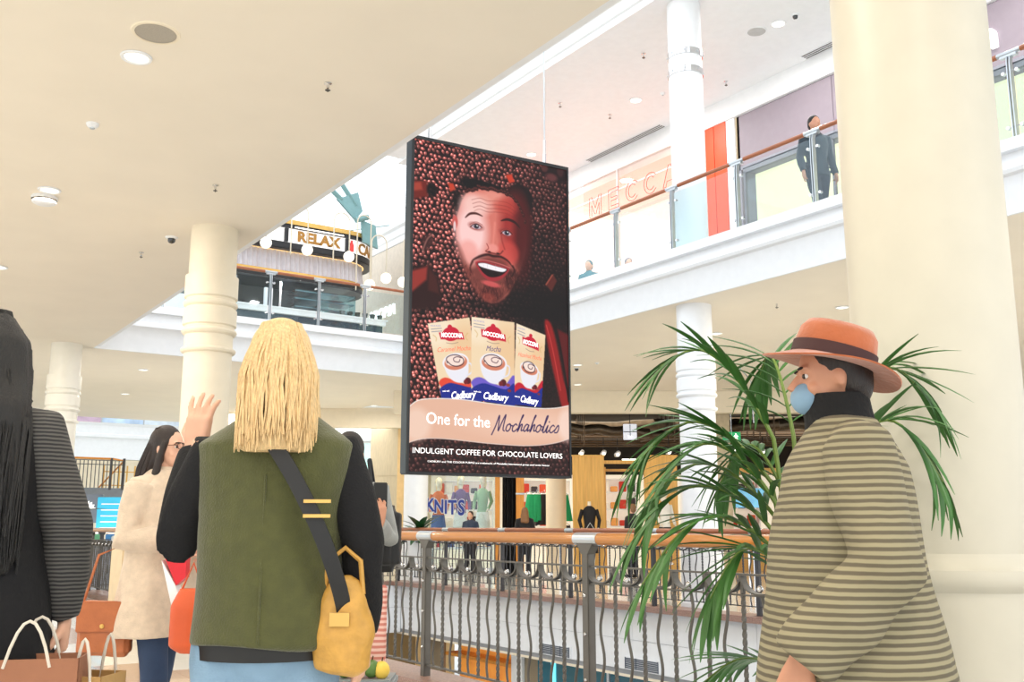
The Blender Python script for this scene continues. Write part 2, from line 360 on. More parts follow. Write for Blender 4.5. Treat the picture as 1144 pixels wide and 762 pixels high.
op=struct('trim_7',MB().box(13.55,13.75,12.56,12.86,5.1,8.86),orange); MB().box(13.55,13.75,12.875,13.2,5.1,8.86).build('panel',orange,op); MB().box(13.56,13.75,12.34,12.55,5.1,8.86).build('panel',white,op)
# cosmetic shop: walls emit to suggest a lit interior behind glass with outlined sign
pk=M('glowing_pink_wall',(255,234,224),.5,emit=.7,var=.02)
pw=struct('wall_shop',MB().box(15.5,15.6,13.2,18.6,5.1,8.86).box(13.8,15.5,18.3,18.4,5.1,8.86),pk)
MB().box(13.6,15.5,13.2,18.3,8.7,8.86).build('panel',white,pw)
for k in range(9): MB().ball((14.6,13.8+.5*k,8.0-(k%2)*.5),.05,10,7).build('bulb',lampm,pw)
MB().box(15.2,15.5,13.6,18.0,5.1,6.3).build('shop_counter',M('peach_counter',(250,214,170),.4),pw)
struct('wall_end',MB().box(13.0,14.72,18.32,18.5,5.1,9.3),orange)
MB().box(13.1,13.6,18.28,18.33,5.1,8.5).build('mirror_strip',M('pink_panel',(244,190,200),.15,var=.05),bpy.data.objects['wall_end'])
w2=struct('window_2',MB().box(13.48,13.54,13.2,18.3,8.36,8.385).box(13.48,13.54,15.7,15.73,5.1,8.86),white)
MB().box(13.49,13.505,13.2,15.70,5.15,8.84).build('glass_pane',glassmat('pink_glass',(1,.93,.9),.12),w2,smooth=False)
MB().box(13.49,13.505,15.73,16.9,5.15,8.84).build('glass_pane',MATS['pink_glass'],w2,smooth=False)
redl=M('red_neon',(226,70,58),.4,emit=.5,var=0)
sg=thing('shop_sign','row of large thin red outlined letters above the upper shopfront','sign',(13.46,15.3,8.2),-math.pi/2)
def outline_letter(polys,x0,parent,h=.46):
    for p in polys:
        MB().tube([(x0+a*h*.9,0,b*h-h/2) for a,b in p],.007,6).build('letter_stroke',redl,parent)
CP=[(.9+.0,.8)]+[(.5+.5*math.cos(q),.5+.5*math.sin(q)) for q in [R(40+k*20) for k in range(15)]]
CI=[(.5+.3*math.cos(q),.5+.32*math.sin(q)) for q in [R(40+k*20) for k in range(15)]]
EP=[(.8,1),(0,1),(0,0),(.8,0),(.8,.16),(.2,.16),(.2,.42),(.7,.42),(.7,.58),(.2,.58),(.2,.84),(.8,.84),(.8,1)]
MP=[(0,0),(0,1),(.2,1),(.5,.4),(.8,1),(1,1),(1,0),(.82,0),(.82,.6),(.55,.1),(.45,.1),(.18,.6),(.18,0),(0,0)]
AP=[(0,0),(.42,1),(.58,1),(1,0),(.8,0),(.7,.25),(.3,.25),(.2,0),(0,0)]
for L_,x in (([MP],-1.35),([EP],-.68),([CP[1:],CI],-.1),([CP[1:],CI],.48),([AP],1.06)): outline_letter(L_,x,sg)
ls=thing('shop_sign','white raised letter m on the mauve wall at the right edge','sign',(13.58,7.35,8.32),-math.pi/2)
text('m','letter',.62,emitmat('white_letter',(255,255,255),.9),ls,(0,-.03,0),ex=.03,bold=.02)
# ---------------------------------------------------------------- ceiling fittings
dl=MB().lathe([(.0,.0),(.075,.0),(.085,-.012),(.10,-.012),(.105,0)],28,cap=False).mesh('trim_ring',white)
dg=MB().lathe([(.0,-.004),(.078,-.004)],28,cap=False).mesh('diffuser',emitmat('lamp_face',(255,250,235),1.6))
def downlight(x,y,z,label,group,s=1.0):
    t=thing('downlight',label,'downlight',(x,y,z),0,group); inst(dl,'trim_ring',t,sc=(s,s,1)); inst(dg,'diffuser',t,sc=(s,s,1)); return t
for y,lb in ((6.62,'round recessed downlight beside the ceiling speaker, nearest of its row'),(9.9,'round recessed downlight above the smoke detector'),(13.36,'round recessed downlight at the left edge, farthest in its row'),(16.7,'small far downlight near the left white column'),(3.2,'downlight above the walkway out of view nearest the camera')):
    downlight(1.4,y,4.298,lb,'downlights in the cream ceiling above the near walkway')
for x,y,lb in ((12.34,15.73,'downlight in the far soffit just right of the billboard'),(12.24,11.75,'downlight in the far soffit right of the ringed column'),(12.3,9.2,'downlight in the far soffit above the hat'),(14.11,18.0,'deepest downlight in the far soffit')):
    downlight(x,y,4.388,lb,'downlights in the far soffit')
for x,y,lb in ((12.13,13.53,'downlight in the upper ceiling left of the tall column'),(12.1,9.95,'bright upper ceiling downlight beside the dome camera'),(12.1,17.0,'upper ceiling downlight beside the billboard top edge')):
    downlight(x,y,9.298,lb,'downlights in the upper ceiling',1.3)
for x,y,lb in ((5.0,20.82,'small downlight in the bridge soffit left of the ringed column'),(5.61,24.98,'farther small downlight in the bridge soffit'),(8.0,19.9,'bridge soffit downlight right of the blonde hair'),(8.6,21.5,'second bridge soffit downlight right of the blonde hair'),(11.67,23.7,'bridge soffit downlight near the stone pillar')):
    downlight(x,y,4.298,lb,'downlights under the bridge')
sp=thing('ceiling_speaker','large round grey ceiling speaker in the cream ceiling','speaker',(1.42,6.2,4.3))
MB().lathe([(0,-.006),(.13,-.006)],36,cap=False).build('grille',M('speaker_grille',(172,164,152),.6,var=.2,scale=300),sp); MB().lathe([(.13,-.008),(.15,-.008),(.155,0)],36,cap=False).build('bezel',cream,sp)
sp=thing('ceiling_speaker','round grey speaker in the upper ceiling right of the tall column','speaker',(12.0,10.33,9.3))
MB().lathe([(0,-.006),(.15,-.006)],36,cap=False).build('grille',M('speaker_grille2',(190,190,190),.6),sp); MB().lathe([(.15,-.008),(.17,-.008),(.175,0)],36,cap=False).build('bezel',white,sp)
def sprinkler(x,y,z,label,s=1):
    t=thing('sprinkler',label,'sprinkler',(x,y,z),0,'ceiling sprinklers')
    MB().lathe([(0,0),(.028*s,0),(.028*s,-.006),(.012*s,-.01),(.01*s,-.04*s),(.0,-.04*s)],14,cap=False).build('body',chrome,t)
    MB().lathe([(0,-.055*s),(.02*s,-.055*s),(.02*s,-.058*s),(0,-.058*s)],12,cap=False).tube([(0,0,-.04*s),(0,0,-.07*s)],.004*s,6).build('deflector',postm,t)
for x,y,lb in ((2.65,6.26,'sprinkler head in the cream ceiling, nearest'),(2.67,8.88,'sprinkler head in the cream ceiling above the ringed column'),(2.69,11.68,'sprinkler head left of the ringed column')): sprinkler(x,y,4.3,lb,1)
for x,y,lb in ((12.97,11.95,'sprinkler in the upper ceiling right of the tall column'),(12.15,14.34,'sprinkler in the upper ceiling left of the tall column'),(10.99,14.46,'sprinkler in the upper ceiling next to the hanging cable'),(10.96,11.99,'sprinkler nearest the upper bulkhead edge')): sprinkler(x,y,9.3,lb,1.4)
for x,y,lb in ((12.2,16.5,'sprinkler in the far soffit beside the billboard'),(12.53,12.9,'sprinkler in the far soffit left of the ringed column'),(11.3,9.6,'sprinkler in the far soffit above the hat')): sprinkler(x,y,4.4,lb,1.2)
for x,y,z,lb in ((1.4,8.0,4.3,'tiny flat sensor disc in the cream ceiling'),(12.35,13.0,9.3,'small round detector in the upper ceiling left of the tall column'),(12.5,15.3,4.4,'white detector on the far soffit')):
    t=thing('detector',lb,'detector',(x,y,z)); MB().lathe([(0,-.035),(.03,-.035),(.045,-.02),(.05,0)],20,cap=False).build('housing',white,t); MB().lathe([(0,-.045),(.018,-.045),(.02,-.034)],14,cap=False).build('sensor',steel,t)
t=thing('detector','white smoke beam detector with a dark slot by the second downlight','detector',(1.4,10.16,4.3)); MB().lathe([(0,-.075),(.08,-.075),(.11,-.06),(.115,-.045)],28,cap=False).build('housing',white,t); MB().lathe([(.09,-.045),(.09,-.03)],24,cap=False).build('slot',black,t); MB().lathe([(.12,-.03),(.12,0)],28,cap=False).build('base',white,t)
for x,y,z,lb in ((2.81,10.85,4.3,'small black dome camera on the cream ceiling left of the ringed column'),(12.6,16.1,4.4,'black dome camera on the far soffit right of the billboard'),(12.1,9.6,9.3,'dark dome camera in the upper ceiling')):
    t=thing('dome_camera',lb,'camera',(x,y,z)); MB().lathe([(.0,-.02),(.05,-.02),(.065,-.01),(.07,0)],24,cap=False).build('base',white,t); MB().lathe([(.042,-.02),(.04,-.05),(.03,-.065),(0,-.075)],20,cap=False).build('dome',M('dome_black',(18,18,22),.08,coat=1),t)
for i,(y0,y1) in enumerate(((14.16,16.6),(9.8,10.5))):
    t=thing('slot_diffuser',['long narrow air slot along the upper ceiling left of the tall column','short slatted air grille beside the thick foreground column'][i],'vent',(13.4,y0,9.3))
    MB().box(-.09,.09,0,y1-y0,-.004,0).build('recess',M('vent_shadow',(90,84,84),.6),t)
    for k in range(4): MB().box(-.09+k*.06-.006,-.09+k*.06+.006,0,y1-y0,-.014,-.003).build('slat',white,t)
# ================================================================ skylight over the far end
teal=M('teal_steel',(122,160,162),.45,.2)
sk=thing('roof_truss','pale teal steel roof truss of the glass skylight behind the kiosk','roof truss',(10.35,24,9.15)); sk.scale=(.62,.62,.62)
def member(p0,p1,w,parent,n): return MB().tube([p0,p1],w,4).build(n,teal,parent,smooth=False)
q0=Vector((1.55,0,0.0))
member((-1.6,0,2.9),(.55,0,1.25),.13,sk,'beam'); member((-.2,.0,2.9),(1.25,0,1.1),.13,sk,'beam')
MB().prism([(.3,1.25),(1.3,1.75),(1.55,.9),(1.2,.45)],-.06,.06,'y').build('gusset_plate',teal,sk,smooth=False)
MB().tube([(1.1,-.3,.35),(1.7,-.3,.6)],.13,12).build('pin_joint',teal,sk); MB().prism([(1.5,.5),(2.2,.35),(2.35,-.7),(1.6,-.5)],-.06,.06,'y').build('bracket',teal,sk,smooth=False)
member((.9,0,-.1),(2.9,0,.5),.02,sk,'tie_rod')
for k in range(7):
    y=20.5+k*2.4
    sr=thing('skylight_rib','white curved roof rib, '+['first','second','third','fourth','fifth','sixth','seventh'][k]+' from the near end','roof rib',(2.9,y,9.9),0,'skylight ribs')
    MB().tube([(3.55-3.55*math.cos(math.pi*i/16),0,1.9*math.sin(math.pi*i/16)) for i in range(17)],.05,6).build('rib',white,sr)
# wall behind the kiosk
struct('wall_far',MB().box(-14,30,33,33.2,5.05,9.3),M('far_wall',(226,224,218),.7))
# ================================================================ cafe kiosk
gold=M('gold_trim',(214,172,96),.3,.6); blk=M('kiosk_black',(24,24,28),.4)
kc=(10.87,25.2); KX0=3.6
kt=thing('cafe_kiosk','round ended cafe kiosk with black and gold canopy lettered RELAX','kiosk',(kc[0],kc[1],5.1))
def path(rr,n=14):   # open outline: along the front to the right end and round the back
    pts=[(KX0-kc[0]+i*.25,-rr) for i in range(int((kc[0]-KX0)/.25)+1)]
    pts+= [(rr*math.sin(math.pi*k/n),-rr*math.cos(math.pi*k/n)) for k in range(0,n+1)]
    pts+= [(KX0-kc[0],rr)]
    return pts
def band(rr,z0,z1,m,name,parent=kt,th=.06):
    p=path(rr); q=path(rr-th); b=MB(); n=len(p)
    vs=[(x,y,z0) for x,y in p]+[(x,y,z1) for x,y in p]+[(x,y,z0) for x,y in q]+[(x,y,z1) for x,y in q]; fs=[]
    for i in range(n-1): fs+=[(i,i+1,n+i+1,n+i),(2*n+i,3*n+i,3*n+i+1,2*n+i+1),(n+i,n+i+1,3*n+i+1,3*n+i),(i,2*n+i,2*n+i+1,i+1)]
    return b.add(vs,fs).build(name,m,parent)
band(1.25,3.88,4.0,gold,'gold_rim'); band(1.22,3.78,3.88,blk,'canopy_frame'); band(1.16,3.36,3.80,M('lit_sign_panel',(240,238,236),.4,emit=.75,var=.04,scale=1.2),'sign_panel')
band(1.22,3.22,3.38,blk,'canopy_frame'); MB().loft([[(x,y,z) for x,y in path(r_)] for r_,z in ((1.2,3.2),(1.2,3.24))]).build('canopy_underside',blk,kt,smooth=False)
for x in (-5.3,-3.55,-1.72,.02): MB().box(x-.05,x+.05,-1.23,-1.15,3.4,3.76).build('mullion',blk,kt)
for x0,x1 in ((-3.4,-1.95),(-1.5,-.1)): MB().box(x0,x1,-1.235,-1.225,3.80,3.83).build('light_strip',lampm,kt)
text('RELAX','lettering',.38,goldtext,kt,(-.80,-1.18,3.58),ex=.012,bold=.016,xs=1.08)
text('STAY','lettering',.33,goldtext,kt,(-2.7,-1.18,3.56),ex=.012,bold=.012,xs=1.2)
for ch,a in zip('CAF\u00c9',(26,39,52,64)): text(ch,'lettering',.42,goldtext,kt,(1.19*math.sin(R(a)),-1.19*math.cos(R(a)),3.56),rot=(math.pi/2,0,R(a)),ex=.012,bold=.012)
MB().loft([[(.07*f*math.cos(t)+.16,-1.19+.03*math.sin(t),z) for t in [k*math.pi/4 for k in range(8)]] for z,f in ((3.42,1),(3.6,1),(3.68,.5),(3.73,.4))]).build('red_bottle_sign',M('red_sign',(214,60,56),.4,emit=.3),kt)
# pleated curtain
b=MB(); rings=[[],[]]
def pleat(rr,z):
    out=[]; s=0; p=path(rr,60); 
    for i in range(len(p)-1):
        a=Vector((*p[i],0)); c=Vector((*p[i+1],0)); L_=(c-a).length; n_=max(2,int(L_/.022)); d=(c-a).normalized(); nn=Vector((d.y,-d.x,0))
        for j in range(n_):
            q=a+(c-a)*j/n_; w_=.028*math.sin((s+L_*j/n_)*2*math.pi/.13)+.012*math.sin((s+L_*j/n_)*2*math.pi/.31); v=q+nn*w_; out.append((v.x,v.y,z))
        s+=L_
    return out
A_=pleat(.92,3.28); B_=pleat(.98,2.66); n=len(A_); b.v=A_+B_; b.f=[(i,i+1,n+i+1,n+i) for i in range(n-1)]
b.build('pleated_curtain',M('curtain_cloth',(206,200,204),.8),kt)
band(1.0,3.2,3.24,emitmat('warm_strip',(255,214,150),1.6),'warm_light_strip',th=.12)
band(1.0,2.58,2.66,gold,'gold_rim'); band(.98,2.42,2.58,blk,'canopy_frame'); MB().loft([[(x,y,z) for x,y in path(.97)] for z in (2.40,2.43)]).build('canopy_underside',blk,kt,smooth=False)
# kiosk counters, back bar
MB().box(-5.5,.9,-1.9,-1.3,1.30,1.42).box(-5.5,.95,-1.92,-1.28,1.42,1.46).build('counter_top',white,kt)
MB().box(-5.4,.85,-1.8,-1.35,0,1.30).build('counter_front',M('counter_teal',(38,66,80),.2),kt)
for x in (-4.6,-2.9,-1.7): MB().box(x-.03,x+.03,-.9,-.84,1.4,2.4).build('post',chrome,kt)
MB().box(-7,-.2,.1,.3,0,2.42).build('back_wall',M('kiosk_back',(92,92,88),.6),kt)
for z in (1.5,1.72,1.94,2.15): MB().box(-1.35,.35,-1.05,-.5,z,z+.03).build('display_shelf',steel,kt)
MB().box(-1.38,.38,-1.08,-1.05,1.45,2.2).build('glass_pane',glassb,kt)
for k in range(5): 
    o=MB().lathe([(.05,0),(.055,.5),(.05,.52)],14).build('tube_stand',white,kt,loc=(-2.35+.13*k if k<2 else -2.0+.1*k,-1.6,1.46)) if k<2 else None
for k in range(6):
    c=thing('cup_stack','dark green cup stack on the kiosk counter, '+['first','second','third','fourth','fifth','sixth'][k]+' from the left','cup',(kc[0]-.25+k*.22,kc[1]-1.62,5.1+1.46),0,'dark cup stacks at the right end of the counter')
    MB().lathe([(.05,0),(.075,.16),(.08,.17),(.07,.17),(.0,.15)],16).build('stack',M('cup_green',(54,66,58),.4),c)
cm=thing('coffee_machine','white and steel coffee machine on the kiosk counter','coffee machine',(kc[0]-3.55,kc[1]-1.6,5.1+1.46))
MB().bbox(-.35,.35,-.2,.2,.38,.58,.03).build('body',white,cm); MB().bbox(-.3,.3,-.18,.18,0,.08,.02).box(-.3,-.24,-.15,.15,.05,.4).box(.24,.3,-.15,.15,.05,.4).build('stand',steel,cm); MB().tube([(-.1,-.22,.3),(-.1,-.22,.42)],.03,10).tube([(.1,-.22,.3),(.1,-.22,.42)],.03,10).build('group_head',chrome,cm)
# globe lamps on arched stems along the counter
arch=[(0,0,0)]
gl=[(-4.2,2.82),(-2.3,2.62),(-.55,2.33),(1.35,2.1)]
def globe_lamp(x,y,zg,label,span=.75,h=1.35):
    t=thing('globe_lamp',label,'lamp',(x,y,zg),0,'white globe lamps on arched stems')
    pts=[(0,0,.14),(0,0,h)]+[(-span/2+span/2*math.cos(a),0,h+span/2*math.sin(a)) for a in [math.pi*k/12 for k in range(1,13)]]+[(-span,0,-.2)]
    MB().tube(pts,.018,8).build('arched_stem',M('brass',(214,204,184),.3,.5),t)
    MB().ball((0,0,0),.145,20,14).build('globe',emitmat('globe_glow',(255,246,228),1.25),t); MB().lathe([(.05,.13),(.05,.16),(.02,.17)],12).build('cap',M('brass',(198,170,120)),t)
for x,z,lb in ((8.39,8.19,'globe lamp at the left of the kiosk canopy'),(9.5,8.18,'globe lamp hanging just below the word RELAX'),(10.68,8.18,'globe lamp at the curved end of the kiosk canopy'),(11.79,7.75,'globe lamp right of the kiosk beside the white column')): globe_lamp(x,23.4,z,lb,.45,.95)
globe_lamp(11.26,23.3,7.47,'lowest globe lamp, at the end of the cafe counter',.4,1.7)
t=thing('globe_lamp','globe lamp of which the top shows behind the billboard edge','lamp',(12.1,23.0,7.6),0,'white globe lamps on arched stems')
MB().ball((0,0,0),.145,20,14).build('globe',MATS['globe_glow'],t); MB().tube([(0,0,.14),(0,0,1.2)],.018,8).build('stem',MATS['brass'],t)
# shop wall right of the kiosk with slanted white lettering
struct('wall_cafe_side',MB().box(13.0,13.2,19.5,30,5.05,9.3),M('warm_grey_wall',(216,204,188),.6))
t=thing('shop_sign','white slanting raised lettering on the grey wall behind the kiosk lamps','sign',(12.96,26.0,7.35),-math.pi/2)
text('AROMA','lettering',.46,MATS['white_letter'],t,(0,0,0),ex=.03,xs=1.1,shear=.3)
# refrigerated display left of the column on the bridge level
t=thing('display_counter','glass food display counter glowing pale blue behind the upper balustrade left of the ringed column','counter',(5.6,21.2,5.1))
MB().box(-1.6,.9,-.4,.4,0,.9).build('base',white,t); MB().box(-1.6,.9,-.4,-.38,.9,1.5).build('glass_pane',glass,t)
for z in (.95,1.2,1.45): MB().box(-1.58,.88,-.36,.36,z,z+.02).build('shelf',steel,t)
MB().box(-1.6,.9,.3,.4,.9,1.6).build('back_panel',M('pale_teal',(150,200,206),.4),t)
for k in range(8):
    f=MB().ball((0,0,.05),(.1,.09,.06),10,6).build('food_tray',M(['green_food','brown_food'][k%2],[(96,140,76),(170,120,74)][k%2],.7),t,loc=(-1.4+.3*k,-.1,1.22))
# ================================================================ LEVEL ONE: clothing shop beyond the void (askew frame)
def store(name,label,cat,lat,dep,z=0,group=None): return thing(name,label,cat,P(lat,dep,z),RZ,group)
def FB(): return MB()
FR=Matrix.Translation(P(0,0,0))@Matrix.Rotation(RZ,4,'Z')      # local x = along the shopfront, y = into the shop
def sb(x0,x1,y0,y1,z0,z1,b=None): b=b or MB(); return b.box(x0,x1,y0,y1,z0,z1,FR)
struct('trim_8',sb(-2.9,12,24,24.3,3.86,4.42,sb(-8,-2.95,27.7,28,3.86,4.42)),cream)
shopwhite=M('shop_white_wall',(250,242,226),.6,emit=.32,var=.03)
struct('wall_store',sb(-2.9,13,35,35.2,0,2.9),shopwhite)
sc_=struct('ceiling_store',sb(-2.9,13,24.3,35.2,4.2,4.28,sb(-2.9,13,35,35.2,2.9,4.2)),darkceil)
struct('wall_store_side',sb(-2.95,-2.85,27.8,35,0,4.3,sb(12.9,13.1,24.3,35,0,4.3)),M('store_side',(216,196,160),.6))
duct=M('silver_duct',(92,80,66),.38,.75,.3,6,bump=.6,bscale=20)
for i,(a,b_,r) in enumerate((((1.2,25.4,3.62),(3.6,25.9,3.55),.13),((3.4,26.2,3.45),(6.8,25.0,3.70),.12),((1.0,28.5,3.9),(8,27.0,3.95),.17),((5.5,25.6,3.7),(10,25.9,3.8),.15))):
    t=store('air_duct',['crumpled silver air duct left under the black shop ceiling','second air duct sloping up beside the white column','large dark duct deeper in the black shop ceiling','air duct behind the palm fronds'][i],'duct',0,0)
    pts=[Vector(a).lerp(Vector(b_),k/14)+Vector((0,0,.03*math.sin(k*1.3))) for k in range(15)]
    MB().tube(pts,[r*(1+.07*(k%2)) for k in range(15)],14).build('duct_body',duct,t)
for i in range(8):
    t=store('ceiling_pipe',['lowest thin pipe','second pipe','third pipe','fourth pipe','fifth pipe','sixth pipe','seventh pipe','deepest pipe'][i]+' crossing under the black shop ceiling','pipe',0,0)
    z=3.1+.12*i; MB().tube([(.6,24.8+i*.7,z),(11,24.9+i*.72,z+.06)],.022+.008*(i%3),8).build('pipe',M('pipe_brown',(88,70,52),.4,.5),t)
    for k in range(4): MB().box(1.8+k*2.4,1.83+k*2.4,24.8+i*.72,24.83+i*.72,z,4.2).build('hanger',M('pipe_brown',(88,70,52)),t)
def spot(lat,dep,z,i):
    t=store('track_spotlight',['left white track spotlight above the pale timber panels','second white track spotlight above the pale timber panels','track spotlight left of the white column','track spotlight beside the exit sign','spotlight deep inside the shop','spotlight deep in the right of the shop'][i],'spotlight',lat,dep,z)
    MB().lathe([(.0,-.09),(.055,-.09),(.06,.07),(.03,.1),(0,.1)],14,mat=Matrix.Rotation(R(70),4,'X')@Matrix.Rotation(R(20),4,'Y')).build('lamp_head',white,t); MB().tube([(0,0,.05),(0,0,.4)],.012,6).build('stem',black,t); MB().ball((0,-.09,-.03),.045,10,6).build('bulb',lampm,t)
for i,(a,b_,z) in enumerate(((2.35,25.4,2.98),(2.7,25.3,2.95),(4.0,25.2,3.0),(5.6,24.8,3.0),(1.9,27,3.1),(6.6,26,3.05))): spot(a,b_,z,i)
lamp('shop_lamp',P(1.5,29.5,4.1),SHOP_W,5,(1,.88,.7),shape='RECTANGLE',sy=5,rot=(0,0,RZ)); lamp('shop_lamp',P(7,29.5,4.1),SHOP_W,5,(1,.88,.7),shape='RECTANGLE',sy=5,rot=(0,0,RZ)); lamp('shop_lamp',P(-5.2,30.5,4.1),SHOP_W*.6,3,(1,.95,.85),shape='RECTANGLE',sy=4,rot=(0,0,RZ))
lamp('shop_lamp',P(-1.2,25.8,4.0),SHOP_W*.5,2.4,(1,.9,.75),shape='RECTANGLE',sy=1.5,rot=(0,0,RZ))
# timber portals
def panel(lat0,lat1,dep,z1,label):
    t=store('timber_portal',label,'panel',(lat0+lat1)/2,dep); w_=(lat1-lat0)/2
    k=5
    for i in range(k): MB().box(-w_+2*w_*i/k+.004,-w_+2*w_*(i+1)/k-.004,-.06,.06,0,z1).build('board',wood3,t)
    MB().box(-w_,w_,-.05,.05,0,z1-.02).box(-w_-.02,w_+.02,-.08,.08,z1,z1+.03).build('core',wood3,t); return t
panel(1.5,2.28,24.6,2.84,'tall pale timber panel right beside the billboard lower corner')
panel(3.24,4.05,24.4,2.82,'second pale timber panel partly behind the white column')
t=store('open_portal','open timber beam frame spanning between the two pale panels','frame',2.75,24.7)
MB().box(-.5,.5,-.05,.05,2.66,2.74).build('beam',wood3,t); MB().box(-.5,.5,.5,.6,2.50,2.56).build('beam',wood3,t); MB().box(-.44,-.38,.4,.5,0,2.6).build('post',wood3,t)
MB().box(.0,.4,-.05,.05,2.75,2.78).build('light_strip',lampm,t)
t=store('timber_post','orange timber post beside the black curtain panel','post',.2,24.8); MB().bbox(-.1,.1,-.1,.1,0,3.8,.01).build('post',M('amber_timber',(226,150,60),.4,var=.12,stretch=(8,8,.5)),t); MB().box(-.11,.11,-.12,-.1,1.9,1.94).build('steel_band',steel,t)
t=store('timber_post','narrow timber post at the right end of the glazed knitwear window','post',-.36,24.8); MB().bbox(-.06,.06,-.1,.1,0,3.8,.01).build('post',MATS['amber_timber'],t)
t=store('black_curtain','tall black pleated panel below the middle of the billboard','curtain',-.06,24.9); b=MB(); n=40
b.v=[(-.18+.36*k/n,.02*math.sin(k*1.2),z) for z in (0,3.8) for k in range(n+1)]; b.f=[(k,k+1,n+2+k,n+1+k) for k in range(n)]; b.build('cloth',black,t); MB().box(-.2,.2,-.02,.02,3.78,3.84).build('rail',black,t)
# window glazing line
w3=struct('window_3',sb(-2.3,-.42,24.7,24.76,0,.12,sb(-2.3,-.42,24.7,24.76,3.8,3.86)),steel); sb(-2.3,-.42,24.72,24.735,.12,3.8).build('glass_pane',glass,w3)
# garments
ORD=['first','second','third','fourth','fifth','sixth','seventh','eighth','ninth']
def garment(name,label,cat,lat,dep,z,col,w_=.25,h=.8,sleeves=False,group=None,flare=1.3):
    t=store(name,label,cat,lat,dep,z,group); mm=M('cloth_%d_%d_%d'%col,col,.85,bump=.3)
    n=28; rings=[]
    for i in range(9):
        f=i/8; rr=w_*(.62+.08*math.sin(f*3)+(flare-.7)*f**1.3); rings.append([(rr*math.cos(q)*(1+.1*f*math.sin(q*7)),.35*rr*math.sin(q)*(1+.25*f*math.sin(q*9)),-h*f) for q in [2*math.pi*k/n for k in range(n)]])
    MB().loft(rings).build('cloth',mm,t)
    if sleeves:
        for s in (-1,1): MB().tube([(s*w_*.55,0,-.03),(s*w_*.9,0,-.3),(s*w_*.95,-.03,-.55)],[.06,.05,.045],10).build('sleeve',mm,t)
    MB().tube([(-w_*.6,0,0),(0,0,.07),(w_*.6,0,0)],.008,6).tube([(0,0,.07),(0,0,.12)],.006,6).build('hanger',chrome,t)
    return t
gcol=(30,160,104)
t=store('clothes_rail','chrome clothes rail carrying the green dresses','rack',.75,26.4); MB().tube([(-.35,0,0),(-.35,0,2.02),(.6,0,2.02),(.6,0,0)],.015,8).build('rail',chrome,t)
for i,(la,c_,h,lb) in enumerate(((.50,gcol,.72,'bright green dress hanging beside the timber post'),(.66,gcol,.68,'second bright green dress on the chrome rail'),(.86,(30,28,34),.8,'black dress hanging right of the green dresses'),(1.02,(72,62,64),.8,'dark grey dress hanging next to the cream column'),(1.42,gcol,.7,'green dress just right of the cream column'),(1.46,(34,30,34),.6,'black garment below the green dress by the cream column'))):
    garment('dress',lb,'dress',la,26.4 if i<4 else 27.0,1.96 if i!=5 else 1.15,c_,.17,h,group='dresses on the rail')
# counters and tables with folded stock
def gondola(label,lat,dep,w_,h,cols):
    t=store('display_table',label,'table',lat,dep); MB().bbox(-w_/2,w_/2,-.3,.3,h-.05,h,.01).build('table_top',white,t)
    for sx in (-1,1):
        for s2 in (-1,1): MB().box(sx*(w_/2-.04)-.02,sx*(w_/2-.04)+.02,s2*.26-.02,s2*.26+.02,0,h-.05).build('leg',chrome,t)
    n=int(w_/.32)
    for k in range(n):
        c_=cols[k%len(cols)]
        g=store('folded_clothes','stack of folded clothes number in a row on '+label,'clothes',lat-w_/2+.18+k*.32,dep,h,'folded stacks on '+label); g['label']='folded clothes, %s from left on the %s'%(ORD[k],label)
        for j in range(3): MB().bbox(-.12,.12,-.15,.15,j*.045,j*.045+.04,.012).build('folded_item',M('cloth_%d_%d_%d'%c_,c_,.85),g)
gondola('white display table behind the green dresses',.8,25.6,.9,.85,[(240,236,228),(30,160,104),(210,190,160)])
gondola('white display table between the timber panels',2.8,26.5,1.0,.95,[(214,90,60),(240,236,228),(80,50,50)])
gondola('long display table at the foot of the mannequins',-1.3,25.9,1.6,.6,[(200,60,70),(60,80,140),(236,230,220)])
# wall shelving with coloured stock
for i,(la,dp,wd) in enumerate(((2.9,30,1.6),(.9,31,1.8),(-1.5,31.5,1.8),(6.0,29,2.2))):
    t=store('wall_shelving',['white back shelving between the timber panels stocked in orange red','white back shelving behind the green dresses','white back shelving behind the mannequins','white back shelving seen through the palm'][i],'shelving',la,dp)
    MB().box(-wd/2,wd/2,.0,.05,0,2.5).build('back_panel',shopwhite,t)
    for z in (.6,1.1,1.6,2.1,2.5): MB().box(-wd/2,wd/2,-.35,0,z,z+.03).build('shelf',white,t)
    for x in (-wd/2,wd/2): MB().box(x-.02,x+.02,-.35,0,0,2.52).build('side_panel',white,t)
    cols=[(216,84,52),(200,60,48),(238,232,224),(60,52,56),(230,160,90)]
    for z in (.63,1.13,1.63,2.13):
        for k in range(int(wd/.26)):
            c_=cols[(k*7+int(z*10)*3+i)%5]; h_=.16+.18*random.random()
            cn={216:'orange',200:'red',238:'white',60:'black',230:'tan'}[c_[0]]
            g=store('folded_clothes','%s folded stack, %s from left on the %s shelf, %s'%(cn,ORD[k],{.63:'lowest',1.13:'second',1.63:'third',2.13:'top'}[z],['between the timber panels','behind the green dresses','behind the mannequins','behind the palm'][i]),'clothes',la-wd/2+.17+k*.26,dp-.19,z,'stock on the back shelving')
            MB().bbox(-.1,.1,-.11,.11,0.005,h_,.015).build('stack',M('cloth_%d_%d_%d'%c_,c_,.85),g)
